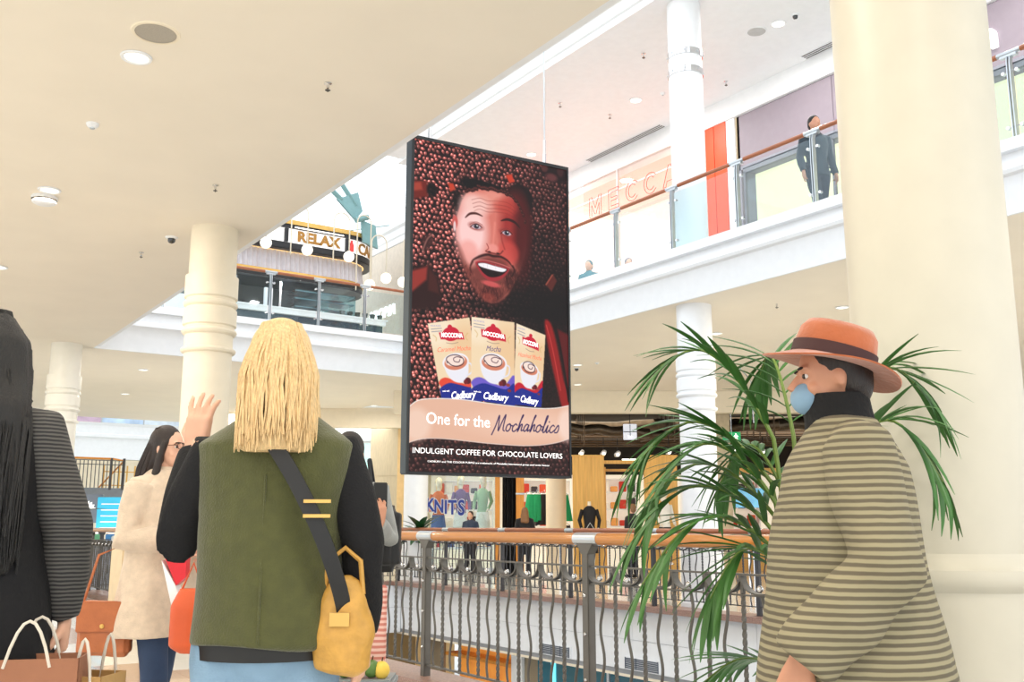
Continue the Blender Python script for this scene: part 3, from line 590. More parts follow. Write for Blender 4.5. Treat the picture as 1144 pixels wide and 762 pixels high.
# mannequins
manm=M('mannequin_skin',(236,222,204),.35)
def mannequin(label,lat,dep,z,top,bottom=None,head=True,hair=None,arms=True,bag=False,turn=0):
    t=store('mannequin',label,'mannequin',lat,dep,z); t.rotation_euler=(0,0,RZ+math.pi+turn)   # faces the void
    tm=M('cloth_%d_%d_%d'%top,top,.85,bump=.3); bmx=M('cloth_%d_%d_%d'%(bottom or top),bottom or top,.85)
    def ring(z_,rx,ry,cy_=0): return [(rx*math.cos(q),cy_+ry*math.sin(q),z_) for q in [2*math.pi*k/20 for k in range(20)]]
    MB().loft([ring(.85,.15,.11),ring(1.0,.12,.09),ring(1.2,.15,.11,.01),ring(1.34,.17,.09),ring(1.42,.11,.07),ring(1.46,.05,.05)]).build('top',tm,t)
    MB().loft([ring(.35,.20,.15),ring(.6,.19,.15),ring(.86,.155,.12)]).build('skirt',bmx,t)
    MB().tube([(0,0,1.44),(0,.01,1.56)],[.045,.04],12).build('neck',manm,t)
    for s in (-1,1):
        MB().tube([(s*.08,0,.5),(s*.08,.02,.25),(s*.08,0,.05)],[.06,.05,.03],10).ball((s*.08,.06,.03),(.04,.1,.03)).build('leg',manm,t)
        MB().tube([(s*.165,0,1.37),(s*.24,-.02,1.12),(s*.2,.12,.93)],[.05,.045,.035],10).build('sleeve',tm,t)
        MB().tube([(s*.2,.12,.93),(s*.19,.19,.86)],[.025,.012],8).build('hand',manm,t)
    if head:
        MB().ball((0,.01,1.66),(.075,.095,.115),16,12).ball((0,.1,1.65),(.012,.02,.02),8,6).build('head',manm,t)
        if hair: MB().ball((0,-.015,1.69),(.092,.1,.11),16,12).ball((0,-.05,1.58),(.085,.06,.14),14,10).build('wig',M('wig_%d_%d_%d'%hair,hair,.6,bump=.5),t)
    if bag: MB().bbox(-.13,.13,.14,.2,.72,.93,.02).tube([(-.09,.17,.92),(0,.17,1.06),(.09,.17,.92)],.008,6).build('handbag',white,t)
    MB().lathe([(.2,0),(.2,.02)],24).build('stand',chrome,t); return t
mannequin('mannequin in orange and blue top behind the blue letters',-1.87,25.4,.55,(214,110,64),(60,90,150),hair=(226,208,170))
mannequin('mannequin in purple top with blonde wig in the knitwear window',-1.30,25.3,.6,(104,60,120),(230,226,220),hair=(226,206,160),turn=.4)
mannequin('mannequin in green and white dress in the knitwear window',-.74,25.2,.62,(150,180,140),(238,240,236),hair=(222,206,170),turn=-.4)
mannequin('headless mannequin in black blazer holding a white bag before the timber panel',1.85,23.9,.15,(26,24,28),head=False,bag=True)
mannequin('mannequin in white top and black scarf before the second timber panel',3.62,23.7,.25,(238,236,230),(60,50,50),hair=(236,228,214),turn=.5)
# KNITS lettering stuck to the window
t=store('window_lettering','blue white-edged KNITS lettering on the shop window','sign',-1.66,24.6,1.58)
bl=M('letter_blue',(40,62,150),.4); 
for k,(ch,dz,s_,x) in enumerate((('K',.05,.44,-.36),('N',.02,.44,-.14),('I',.0,.46,.03),('T',-.01,.48,.19),('S',-.02,.52,.41))):
    text(ch,'letter_edge',s_,white,t,(x,0,dz),ex=.004,bold=.03,xs=.72); text(ch,'letter',s_,bl,t,(x,-.012,dz),ex=.006,bold=.014,xs=.72)
# ceiling-hung sign and exit sign
t=store('hanging_sign','white illuminated lightbox hanging in front of the black shop ceiling','sign',3.02,25.2,3.50); MB().bbox(-.17,.17,-.04,.04,-.2,.2,.01).build('lightbox',M('lightbox',(214,218,230),.4,emit=.6),t); MB().box(-.17,.17,-.05,-.04,-.01,.01).box(-.008,.008,-.05,-.04,-.12,.18).build('divider',black,t); MB().box(-.05,.05,-.055,-.045,-.14,-.11).build('lamp_strip',lampm,t); MB().tube([(0,0,.2),(0,0,.7)],.012,6).build('hanger',black,t)
t=store('exit_sign','green running man exit sign with white arrow','sign',5.38,24.15,3.28); MB().bbox(-.22,.22,-.03,.03,-.12,.12,.008).build('lightbox',M('exit_green',(20,150,90),.4,emit=.7,var=0),t)
MB().prism([(-.16,0),(-.09,.06),(-.09,.02),(-.03,.02),(-.03,-.02),(-.09,-.02),(-.09,-.06)],-.04,-.032,'y').build('arrow',lampm,t); MB().ball((.1,-.036,.06),(.018,.004,.018)).prism([(.06,.03),(.13,.04),(.16,0),(.13,.0),(.12,-.03),(.17,-.08),(.15,-.09),(.10,-.05),(.04,-.09),(.03,-.075),(.08,-.03),(.09,.01),(.05,0)],-.04,-.032,'y').build('running_figure',lampm,t); MB().box(.0,.005,-.036,-.03,-.12,.12).build('divider',white,t)
MB().tube([(0,0,.12),(0,0,.6)],.01,6).build('hanger',steel,t)
struct('trim_9',sb(4.95,5.42,24.5,25.0,0,4.2),M('raw_concrete',(206,188,160),.8,var=.1))
t=store('steel_hoop_sensor','thin hanging conduit loop below the soffit right of the ringed column','conduit',4.7,20,4.4); MB().tube([(0,0,0),(0,0,-.1),(.1,0,-.2),(.2,0,-.35),(.22,0,-1.2)],.012,6).build('conduit',steel,t)
# right of the column, seen through the palm
gondola('white display table behind the palm fronds',6.6,25,1.4,.95,[(80,140,160),(240,236,228),(60,50,50),(240,200,90)])
t=store('timber_counter','long pale timber counter behind the palm fronds','counter',6.2,26.2); MB().bbox(-1.4,1.4,-.3,.3,0,1.05,.02).build('body',wood3,t); MB().box(-1.5,1.5,-.35,.35,2.5,2.62).box(-1.5,-1.4,-.3,.3,1.05,2.5).box(1.4,1.5,-.3,.3,1.05,2.5).build('gantry',wood3,t)
MB().box(-.9,.4,-.36,-.34,1.6,2.1).build('screen',M('screen_blue',(120,190,230),.3,emit=.6,scale=3,var=.3),t)
# left: stone pier, glazed shop
st=struct('wall_stone_pier',sb(-4.25,-3.30,29.7,31,0,4.3,sb(-3.30,-2.9,28.4,31,0,4.3)),M('stone_cladding',(204,192,168),.6,var=.08,stretch=(6,6,.6)))
for k in range(3): sb(-4.25,-3.31,29.68,29.7,1.3*k+.01,1.3*(k+1)-.01).build('panel',MATS['stone_cladding'],st)
sb(-3.28,-3.05,28.35,28.42,0,4.28).build('panel',M('tan_cladding',(222,192,140),.5),st)
w4=struct('window_4',sb(-6.6,-4.3,30.0,30.05,3.6,3.68,sb(-5.5,-5.46,30.0,30.05,0,3.6)),steel); sb(-6.6,-5.5,30.01,30.03,0,3.6).build('glass_pane',glassmat('aqua_glass',(.8,.95,.95),.15),w4); sb(-5.46,-4.3,30.01,30.03,0,3.6).build('glass_pane',MATS['aqua_glass'],w4)
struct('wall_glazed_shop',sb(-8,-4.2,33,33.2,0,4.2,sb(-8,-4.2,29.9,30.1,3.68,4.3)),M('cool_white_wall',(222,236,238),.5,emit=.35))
t=store('advertising_screen','small bright screen with a red figure inside the glazed shop','screen',-5.15,29.8,2.0); MB().bbox(-.55,.5,-.03,.03,-.32,.3,.01).build('bezel',black,t); MB().box(-.5,.45,-.04,-.03,-.28,.26).build('picture',M('pale_picture',(230,226,240),.4,emit=.6),t); MB().ball((.2,-.045,.02),(.1,.006,.22)).build('red_figure',redl,t); MB().tube([(0,.03,-.3),(0,.03,-2.0)],.04,8).build('stand',steel,t)
for k in range(4): MB().box(-5.3+.001,-5.3+.02,0,0.01,0,0.01)
# potted plant behind the far balustrade
leafm=M('dark_leaf',(38,84,44),.35,var=.25,coat=.3)
def leaf_mesh(L_=.4,w_=.05,droop=.15,n=7):
    b=MB(); 
    for i in range(n+1):
        f=i/n; ww_=w_*math.sin(math.pi*min(.98,f*.92+.06))**.8; x=L_*f; z=-droop*f*f
        b.v+=[(x,-ww_,z+.2*ww_),(x,0,z-.1*ww_),(x,ww_,z+.2*ww_)]
    for i in range(n):
        a=i*3; b.f+=[(a,a+1,a+4,a+3),(a+1,a+2,a+5,a+4)]
    return b.mesh('leaf',leafm)
lm=leaf_mesh()
def pot_plant(label,loc,h,potf,n=16,s=1.0,seed=1,group=None):
    t=thing('potted_plant',label,'plant',loc); rnd=random.Random(seed)
    potf(t)
    MB().tube([(0,0,h-.15),(0,0,h+.12)],.015,6).build('stem',leafm,t)
    for k in range(n):
        a=rnd.uniform(0,6.28); e=rnd.uniform(-.1,1.0); sc=s*rnd.uniform(.6,1.15)
        inst(lm,'leaf',t,(0,0,h+rnd.uniform(-.02,.12)),(0,-e,a),(sc,sc*1.1,sc))
    return t
def lowpot(t): MB().lathe([(.16,0),(.2,.05),(.24,.8),(.26,.85),(.23,.86),(.22,.8),(0,.8)],28).build('pot',white,t)
pot_plant('small dark leafy plant before the white column beyond the void',P(-1.9,20.6),.95,lowpot,26,1.3,3)
def urn(t):
    MB().lathe([(.0,0),(.24,0),(.30,.08),(.36,.35),(.38,.6),(.36,.85),(.31,1.05),(.27,1.2),(.28,1.24),(.25,1.25),(.23,1.15),(0,1.1)],40).build('urn',M('urn_glaze',(236,238,242),.12,coat=.6),t)
pot_plant('tall white glazed urn planter with dark leafy plant by the left column',(3.0,16.9,0),1.25,urn,22,1.4,5)
# litter bin, round ribbed planters
t=thing('litter_bin','cream two-door litter bin with yellow notice on top by the railing','bin',(3.3,13.2,0),.05)
MB().bbox(-.3,-.005,-.25,.25,.05,.95,.015).build('door',M('bin_cream',(226,204,168),.45),t); MB().bbox(.005,.3,-.25,.25,.05,.95,.015).build('door',MATS['bin_cream'],t); MB().bbox(-.31,.31,-.26,.26,.95,1.02,.01).box(-.28,.28,-.22,.22,0,.05).build('frame',steel,t)
MB().box(-.2,.25,-.2,.2,1.02,1.035).build('notice',M('yellow_notice',(236,206,70),.5),t); MB().box(.0,.2,-.265,-.255,.86,.93).build('plate',postd,t)
def ribbed(label,x,y,r,h):
    t=thing('round_bench',label,'bench',(x,y,0)); n=64
    MB().loft([[((r*(1+(.02 if k%2 else 0)))*math.cos(2*math.pi*k/n),(r*(1+(.02 if k%2 else 0)))*math.sin(2*math.pi*k/n),z) for k in range(n)] for z in (0.02,h-.08)]).build('ribbed_drum',M('ribbed_taupe',(166,154,136),.5),t,ang=20)
    MB().lathe([(0,h-.08),(r+.04,h-.08),(r+.06,h-.05),(r+.06,h),(0,h+.02)],48).build('seat',cream,t)
ribbed('round ribbed bench left of the tall urn planter',1.55,17.2,.6,.45)
# ================================================================ beyond the void: displays, mezzanine stair landing, far atrium end
def board(lat,dep,z0,z1,w_,col,label,logo=None,emit=.45):
    t=thing('display_board',label,'display',P(lat,dep,0),RZ)
    MB().bbox(-w_/2,w_/2,-.05,.05,z0,z1,.01).build('panel',M('brd_%d_%d_%d'%col,col,.35,emit=emit,var=.12,scale=2),t)
    MB().box(-w_/2,-w_/2+.05,-.04,.04,0,z0).box(w_/2-.05,w_/2,-.04,.04,0,z0).build('leg',steel,t)
    if logo=='petal':
        for k in range(8):
            a=R(10+k*160/7); MB().prism([(.02*math.cos(a),.02*math.sin(a)),(.14*math.cos(a-.14),.14*math.sin(a-.14)),(.18*math.cos(a),.18*math.sin(a)),(.14*math.cos(a+.14),.14*math.sin(a+.14))],-.06,-.052,'y',Matrix.Translation((0,0,(z0+z1)/2-.02))).build('petal',lampm,t)
    if logo=='lines':
        for k in range(5): MB().box(-w_*.35,w_*(.35-.1*(k%2)),-.06,-.052,z1-.15-k*.12,z1-.13-k*.12).build('text_line',white,t)
    if logo=='phone':
        for k in range(2): MB().bbox(-.08,.1,-.07,-.052,z0+.12+.42*k,z0+.45+.42*k,.01).build('picture',M('brd_40_110_190',(40,110,190),.3,emit=.4),t)
    return t
board(-8.75,20.6,1.2,1.78,.62,(96,104,116),'grey display board with a white petal emblem behind the railing','petal',.2)
board(-8.2,20.5,1.0,1.72,.60,(46,160,196),'turquoise display board with lines of text','lines')
board(-7.78,20.7,1.0,1.74,.30,(206,214,232),'white display board with blue pictures beside the turquoise board','phone')
board(-7.2,21.5,1.15,1.55,.45,(44,84,190),'bright blue display board left of the woman in beige','')
t=thing('display_island','long illuminated counter with blue and white goods behind the left railing','counter',P(-7.8,20.0),RZ)
MB().bbox(-1.6,1.6,-.4,.4,0,.85,.02).build('body',M('island_grey',(150,156,170),.4),t); MB().box(-1.6,1.6,-.42,.42,1.0,1.05).build('top',lampm,t)
for k in range(9): MB().bbox(-1.5+k*.34,-1.25+k*.34,-.4,-.3,.86,.98,.008).build('carton',M('brd2_%d'%(k%4),[(60,130,190),(200,60,60),(230,230,236),(90,160,120)][k%4],.4),t)
# stair landing
lt=thing('mezzanine_landing','grey steel stair landing with railing and orange brown handrail in the far distance','landing',(5.55,30,2.15))
MB().box(-1.2,1.35,0,1.2,-.25,.05).build('platform',M('landing_grey',(120,128,140),.5),lt)
MB().tube([(-1.2,0,.88),(1.0,0,.88)],.03,8).build('handrail',M('amber_timber',(226,150,60)),lt); MB().tube([(1.0,0,.88),(1.3,.0,.84),(.85,.9,.1)],.025,8).build('handrail',MATS['amber_timber'],lt)
MB().box(-1.2,1.3,-.01,.01,.7,.72).box(-1.2,1.3,-.01,.01,.82,.84).build('rail',postd,lt)
bme=MB().tube([(0,0,.05),(0,0,.84)],.012,6).mesh('baluster',postd)
for k in range(24): inst(bme,'baluster',lt,(-1.15+k*.105,0,0))
for x in (-.35,.95,1.3): MB().box(x-.03,x+.03,-.03,.03,.0,.9).build('post',postd,lt)
MB().box(-1.2,1.2,.1,1.1,-.6,-.5).box(.9,1.1,.1,1.1,-.8,-.3).build('underframe',postd,lt)
st_=thing('staircase','dark steel staircase descending under the far landing','stairs',(6.3,30.8,0))
for k in range(10): MB().box(-.1-k*.28,.18-k*.28,0,1.0,2.0-k*.2,2.04-k*.2).build('tread',postd,st_)
MB().prism([(.2,2.0),(.2,1.8),(-2.8,-.1),(-2.8,.1)],-.02,.02,'y').build('stringer',postd,st_)
wf=struct('wall_distant',MB().box(-14,24,41,41.4,3.7,4.5).box(-14,24,43,43.2,0,9),cream)
struct('trim_10',MB().prism([(41.0,3.7),(40.9,3.7),(40.9,4.5),(40.8,4.55),(40.8,4.65),(40.9,4.7),(40.9,5.0),(40.8,5.1),(41.2,5.1),(41.2,3.7)],-14,24,'x'),white)
t=thing('glass_balustrade','distant glass balustrade with shop colours behind it above the far white fascia','balustrade',(8,40.9,5.1))
for k in range(10):
    MB().box(-6+1.6*k,-4.45+1.6*k,-.01,.01,.02,.95).build('glass_pane',M('pane_tint%d'%(k%4),[(176,196,220),(200,210,220),(150,180,214),(196,170,190)][k%4],.2,emit=.2,scale=1.5,var=.3),t); MB().box(-4.45+1.6*k,-4.40+1.6*k,-.03,.03,0,1).build('post',steel,t)
MB().tube([(-6,0,1),(10,0,1)],.03,6).build('handrail',steel,t)
# lattice lift frame right of the landing
t=thing('lattice_screen','gold lattice screen right of the stair landing','screen',(7.0,31,0)); 
for k in range(6): MB().box(-.5+.22*k,-.46+.22*k,-.02,.02,0,2.9).build('upright',gold,t)
for k in range(7): MB().box(-.5,.64,-.02,.02,.4*k+.3,.4*k+.33).build('crossbar',gold,t)
# ================================================================ LEVEL ZERO shopfronts below the fascia
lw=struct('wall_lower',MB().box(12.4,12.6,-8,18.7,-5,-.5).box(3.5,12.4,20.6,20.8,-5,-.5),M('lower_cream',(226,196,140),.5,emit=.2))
struct('ceiling_lower',MB().box(9.92,12.6,-8,18.9,-1.04,-1.0).box(3.4,12.6,18.9,20.8,-1.04,-1.0),cream)
def low(y0,y1,m,name,x=10.45,z0=-5,z1=-1.04): 
    return struct(name,MB().box(x,x+.12,y0,y1,z0,z1),m)
low(14.55,14.95,M('taupe_pillar',(150,136,112),.5),'trim_11'); low(14.96,15.3,white,'trim_12',10.40)
dg_=low(4,14.55,M('teal_glass_dark',(40,96,112),.12,emit=.12,scale=.6,var=.3),'window_5')
MB().box(10.42,10.46,14.02,14.12,-5,-1.1).build('light_strip',M('cyan_light',(120,226,240),.4,emit=1.0),dg_)
for y in (12.6,11.2,9.8): MB().box(10.41,10.45,y-.03,y+.03,-5,-1.04).build('mullion',steel,dg_)
MB().box(10.2,10.3,4,18.4,-3.0,-2.6).build('blue_band',M('navy_band',(24,36,84),.3),dg_)
text('LEGO','lettering',.5,MATS['white_letter'],None,(0,0,0)) if False else None
low(17.9,18.4,M('taupe_pillar',(150,136,112)),'trim_13')
t=thing('lower_shop_display','warm lit shop display with orange shelves on the level below','display',(10.9,16.6,-5))
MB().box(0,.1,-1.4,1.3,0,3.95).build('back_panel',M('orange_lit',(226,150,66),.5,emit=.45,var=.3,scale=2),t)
for k in range(4): MB().box(-.4,0,-1.3,1.2,1.2+.8*k,1.26+.8*k).build('shelf',M('amber_timber',(226,150,60)),t)
for k in range(24):
    MB().bbox(-.35,-.1,-.11,.11,0,.2+.25*random.random(),.02).build('product',M('prod%d'%(k%6),[(190,60,50),(230,190,90),(70,60,110),(150,110,70),(236,226,210),(120,60,50)][k%6],.5,emit=.1),t,loc=(0,-1.15+(k%8)*.32,1.26+.8*(k//8)+.0))
t=thing('lower_shop_sign','white and blue illuminated lettering in the warm lit shop below','sign',(10.4,15.75,-1.95),-math.pi/2)
text('MOO','lettering',.42,MATS['white_letter'],t,(0,0,0),rot=(math.pi/2,R(-8),0),bold=.05,ex=.02); MB().bbox(-.6,.6,.03,.06,-.22,.22,.02).build('backing',M('purple_blue',(70,70,160),.4),t)
for nm,x0,x1,c_ in (('panel',6.0,7.2,(120,60,80)),('panel',7.2,7.75,(238,238,240)),('panel',7.75,8.5,(176,28,46)),('panel',8.5,9.05,(232,206,150)),('panel',9.05,10.0,(140,132,108)),('panel',10.0,10.5,(24,26,34)),('panel',10.5,11.2,(150,130,90))):
    MB().box(x0+.01,x1-.01,20.3,20.45,-5,-1.04).build('panel',M('low_%d_%d_%d'%c_,c_,.5,emit=.1),lw)
# ================================================================ HANGING BILLBOARD
SW,SH,SD=1.64,2.98,.13
sign=thing('billboard','tall hanging digital billboard showing a laughing bearded man among coffee beans','billboard',(3.905,7.3,1.57),math.atan2(-.073,.9973))
MB().bbox(0,SW,.0,SD,0,SH,.008).build('casing',M('slate_casing',(62,74,84),.45,.3),sign)
fr=.02
MB().box(0,SW,-.012,0,0,fr).box(0,SW,-.012,0,SH-.03,SH).box(0,fr,-.012,0,fr,SH-.03).box(SW-fr,SW,-.012,0,fr,SH-.03).build('bezel',black,sign,smooth=False)
AX0,AX1,AZ0,AZ1=.0205,SW-.0205,.0205,SH-.0305
AW,AH=AX1-AX0,AZ1-AZ0
IW,IH=360,656
img=np.zeros((IH,IW,3),np.float32)
def A(x,y):     # poster layout measured on a 172x376 grid of the artwork, returned as poster units 0..1
    t=(x-462)/172.; top=153+35*t; bot=528.5+4.5*t
    return np.array([t/((1-t)*1.083+t)*IW,(y-top)/(bot-top)*IH])
YY,XX=np.mgrid[0:IH,0:IW].astype(np.float32); XX+=.5; YY+=.5
def sub(x0,y0,x1,y1):
    x0=max(0,int(x0));y0=max(0,int(y0));x1=min(IW,int(x1)+1);y1=min(IH,int(y1)+1)
    return (slice(y0,y1),slice(x0,x1)) if x1>x0 and y1>y0 else None
def blend(s,a,col,al=1.0):
    a=(a*al)[...,None]; img[s]=img[s]*(1-a)+np.array(col,np.float32)/255*a
def segd(px,py,a,b):
    d=b-a; L=max(1e-6,float(d@d)); t=np.clip(((px-a[0])*d[0]+(py-a[1])*d[1])/L,0,1)
    return np.hypot(px-a[0]-t*d[0],py-a[1]-t*d[1])
def poly(pts,col,al=1,soft=1.0,raw=False):
    p=np.array(pts if raw else [A(*q) for q in pts]); s=sub(p[:,0].min()-soft*2,p[:,1].min()-soft*2,p[:,0].max()+soft*2,p[:,1].max()+soft*2)
    if not s: return
    x=XX[s];y=YY[s]; ins=np.zeros(x.shape,bool); d=np.full(x.shape,1e9)
    for i in range(len(p)):
        a=p[i];b=p[(i+1)%len(p)]
        c=((a[1]>y)!=(b[1]>y)); xi=(b[0]-a[0])*(y-a[1])/((b[1]-a[1]) if abs(b[1]-a[1])>1e-9 else 1e-9)+a[0]; ins^=c&(x<xi)
        d=np.minimum(d,segd(x,y,a,b))
    sd=np.where(ins,d,-d); blend(s,np.clip(sd/soft*.5+.5,0,1),col,al)
def smoothp(pts,n=6,closed=False):
    P_=[np.array(p,float) for p in pts]; m=len(P_); out=[]
    for i in range(m if closed else m-1):
        g=lambda k:P_[k%m] if closed else P_[min(max(k,0),m-1)]
        a,b,c,d=g(i-1),g(i),g(i+1),g(i+2)
        for k in range(n):
            t=k/n; out.append(.5*((2*b)+(-a+c)*t+(2*a-5*b+4*c-d)*t*t+(-a+3*b-3*c+d)*t**3))
    if not closed: out.append(P_[-1])
    return out
def ell(cx,cy,rx,ry,col,al=1,soft=1.5,ang=0,raw=False):
    c=np.array((cx,cy)) if raw else A(cx,cy); k=1 if raw else IW/172.; rx*=k;ry*=k*(1 if raw else .84*IH/IW*172/376*1.0*1.0/.84)
    m=max(rx,ry)+soft*2; s=sub(c[0]-m,c[1]-m,c[0]+m,c[1]+m)
    if not s: return
    x=XX[s]-c[0];y=YY[s]-c[1]; ca,sa=math.cos(ang),math.sin(ang); u=(x*ca+y*sa)/rx; v=(-x*sa+y*ca)/ry
    r=np.hypot(u,v); blend(s,np.clip((1-r)*min(rx,ry)/soft+.5,0,1),col,al)
def stroke(pts,w_,col,al=1,soft=1.0,raw=False,sm=True,taper=False):
    p=[q if raw else A(*q) for q in (smoothp(pts) if sm and len(pts)>2 else pts)]
    p=np.array(p); s=sub(p[:,0].min()-w_-soft*2,p[:,1].min()-w_-soft*2,p[:,0].max()+w_+soft*2,p[:,1].max()+w_+soft*2)
    if not s: return
    d=np.full(XX[s].shape,1e9); n=len(p)
    for i in range(n-1):
        ww_=w_*(1-.75*abs(2*(i+.5)/(n-1)-1)**2) if taper else w_
        d=np.minimum(d,segd(XX[s],YY[s],p[i],p[i+1])-ww_/2)
    blend(s,np.clip(.5-d/soft,0,1),col,al)
# coffee beans
img[:]=np.array((34,13,14))/255
def bright(u,v): 
    b=1.25-.75*u-.12*v
    if v>.28: b-=.35*max(0,min(1,(u-.45)*3))*min(1,(v-.28)*6)
    if v>.83: b=.42
    return max(.13,b)
rng=np.random.RandomState(3)
sp_=10.2; rows=int(IH/(sp_*.9))+2
order=[(i,j) for j in range(rows) for i in range(int(IW/sp_)+2)]; rng.shuffle(order)
for i,j in order:
    cx=(i+(j%2)*.5)*sp_+rng.uniform(-2.4,2.4); cy_=j*sp_*.9+rng.uniform(-2.4,2.4); a=rng.uniform(0,math.pi)
    rx,ry=rng.uniform(5.3,6.7),rng.uniform(3.4,4.2); s=sub(cx-8,cy_-8,cx+8,cy_+8)
    if not s: continue
    B=bright(cx/IW,cy_/IH)*rng.uniform(.62,1.1)
    x=XX[s]-cx;y=YY[s]-cy_; ca,sa=math.cos(a),math.sin(a); u=(x*ca+y*sa)/rx; v=(-x*sa+y*ca)/ry; r=np.hypot(u,v)
    sh=np.clip(1-.75*r*r-.18*(x+y)/6,0,1); base=np.array((214,108,98))/255*B; hi=np.array((255,206,200))/255*B
    col=base*sh[...,None]+hi*(np.clip(1-np.hypot(x+1.3,y+1.5)/2.4,0,1)[...,None])*.7+np.array((26,8,8))/255*(1-sh[...,None])
    if rng.rand()<.75: cr_=np.clip(1-np.abs(v+.18*np.sin(u*3))/.22,0,1)*(np.abs(u)<.85); col=col*(1-.82*cr_[...,None])
    al=np.clip((1-r)*3.2,0,1)[...,None]; img[s]=img[s]*(1-al)+col*al
# darker haze low right, chocolate blocks
for cx,cy_,rx,ry,al in ((600,320,40,70,.35),(590,345,60,22,.6),(470,330,18,34,.5),(540,348,60,8,.5)): ell(cx,cy_,rx,ry,(12,5,6),al,30)
poly([(459,203),(476,204),(479,212),(478,222),(459,226)],(112,32,24),1,3); poly([(459,206),(470,205),(472,214),(459,216)],(176,66,50),.9,3); ell(482,214,5,9,(14,6,6),.9,6)
poly([(459,306),(481,300),(492,318),(495,338),(490,350),(459,352)],(44,14,14),1,4); poly([(459,309),(479,303),(478,318),(460,334)],(150,48,40),1,3); poly([(480,304),(489,316),(492,334),(480,330)],(70,26,22),1,3)
poly([(500,206),(506,206),(509,213),(503,216)],(200,62,36),1,2); poly([(565,195),(572,194),(575,203),(569,205)],(206,60,36),1,2); poly([(472,270),(483,264),(485,276),(474,288)],(64,30,30),.9,3); stroke([(473,286),(478,272),(484,266)],3,(168,110,100),.7,2)
ell(622,193,16,11,(30,12,14),1,8); ell(617,197,7,5,(104,52,52),.9,6); ell(609,186,4,5,(90,44,42),.8,4); ell(627,190,4,7,(70,34,34),.8,5)
poly([(610,322),(618,310),(622,318),(616,330)],(90,34,28),1,2); stroke([(610,322),(617,311)],3,(170,84,66),.9,2)
# head
ell(549,216,36,11,(14,6,7),1,5,.18); ell(580,226,16,22,(14,6,7),1,6); ell(586,262,8,40,(14,6,7),.9,8); ell(511,226,5,14,(18,7,8),.9,5)
head=smoothp([(517,224),(524,214),(534,212),(549,213.5),(563,217),(572,222),(580,232),(586,245),(588.5,262),(588,280),(583,300),(577,316),(569,332),(558,342),(547,343),(537,335),(527,320),(519,303),(513,283),(509.5,262),(511,243)],4,True)
poly(head,(216,118,104),1,2)
hm=img.copy()
ell(527,262,17,36,(255,212,208),.95,24); ell(532,230,16,12,(250,204,194),.85,16); ell(552,222,16,7,(240,164,146),.6,10)
ell(575,255,16,40,(150,34,32),.85,24); ell(584,268,10,50,(74,14,16),.9,18); ell(565,232,12,10,(196,70,58),.6,12); ell(568,286,12,14,(210,74,66),.65,12)
ell(524,284,10,12,(244,160,150),.7,12)
for k,(y0,a0) in enumerate(((222,.35),(226.5,.4),(231,.45),(235,.35))): stroke([(527+k,y0+3),(536,y0+1),(545,y0+4),(555,y0+4),(567,y0+6),(576,y0+12)],1.6,(120,40,36),a0,1.4)
# beard
beard=smoothp([(511,276),(516,286),(522,300),(530,302),(536,292),(545,290),(556,291),(566,296),(572,305),(579,299),(585,285),(588,282),(584,302),(577,319),(569,333),(558,344),(546,345),(536,337),(526,322),(518,305)],4,True)
poly(beard,(88,36,32),.72,7); ell(549,333,12,9,(70,24,22),.75,8); ell(546,337,7,5,(190,80,66),.45,6); ell(572,318,8,14,(40,12,12),.6,9)
for k in range(260):
    a=rng.uniform(0,1); b=rng.uniform(-1,1); x_=519+a*60; y_=300+30*math.sin(a*math.pi)+rng.uniform(-7,12)
    stroke([(x_,y_),(x_+rng.uniform(-1,1),y_+3)],.8,[(50,18,16),(180,92,76)][k%2],.5,.7,sm=False)
stroke([(526,301),(529,295),(537,290.5),(545,288.5),(551,290),(560,291),(568,296),(573,303)],5.5,(44,14,14),.92,3,taper=True)
stroke([(529,297),(526,303),(527,309)],3,(60,20,18),.7,2.5); stroke([(573,301),(575,307),(572,313)],3,(36,10,12),.8,2.5)
# mouth
poly(smoothp([(532,297),(541,296),(552,299),(562,302),(569,304.5),(565,312),(557,318),(548,318.5),(540,313),(534,304)],4,True),(166,44,52),1,1.6)
poly(smoothp([(534,298.5),(542,298),(552,301),(562,303.5),(567,305.5),(562,311),(555,314),(547,314),(540,309),(536,303)],4,True),(28,6,10),1,1)
poly(smoothp([(535,298.8),(542,298.4),(552,301.2),(562,303.8),(566,305.5),(562,308.2),(552,306.6),(542,304),(536,301.6)],4,True),(250,244,248),1,1)
for q in (540.5,545,549.5,554,558.5): stroke([(q,300),(q,305)],.5,(190,180,196),.6,.6,sm=False)
ell(549,322,10,3.2,(226,92,92),.8,3,.1); stroke([(531,296.5),(540,294.8),(551,297),(563,300.5),(570,303.5)],2,(214,104,104),.9,1.4)
# nose
stroke([(553,252),(552,264),(551,276)],5,(244,150,136),.5,5); ell(551,281,6,5,(246,160,150),.7,5); stroke([(543,284),(546,281),(544,276)],1.8,(140,46,42),.8,1.5); stroke([(543,284.5),(547,286),(552,287),(558,288),(562,284)],2.6,(96,24,24),.85,2); ell(547,285.3,1.6,1,(40,8,10),.9,1.2); ell(556.5,287,1.8,1,(30,6,8),.9,1.2); stroke([(560,262),(561,272),(564,282)],3,(140,40,38),.6,3)
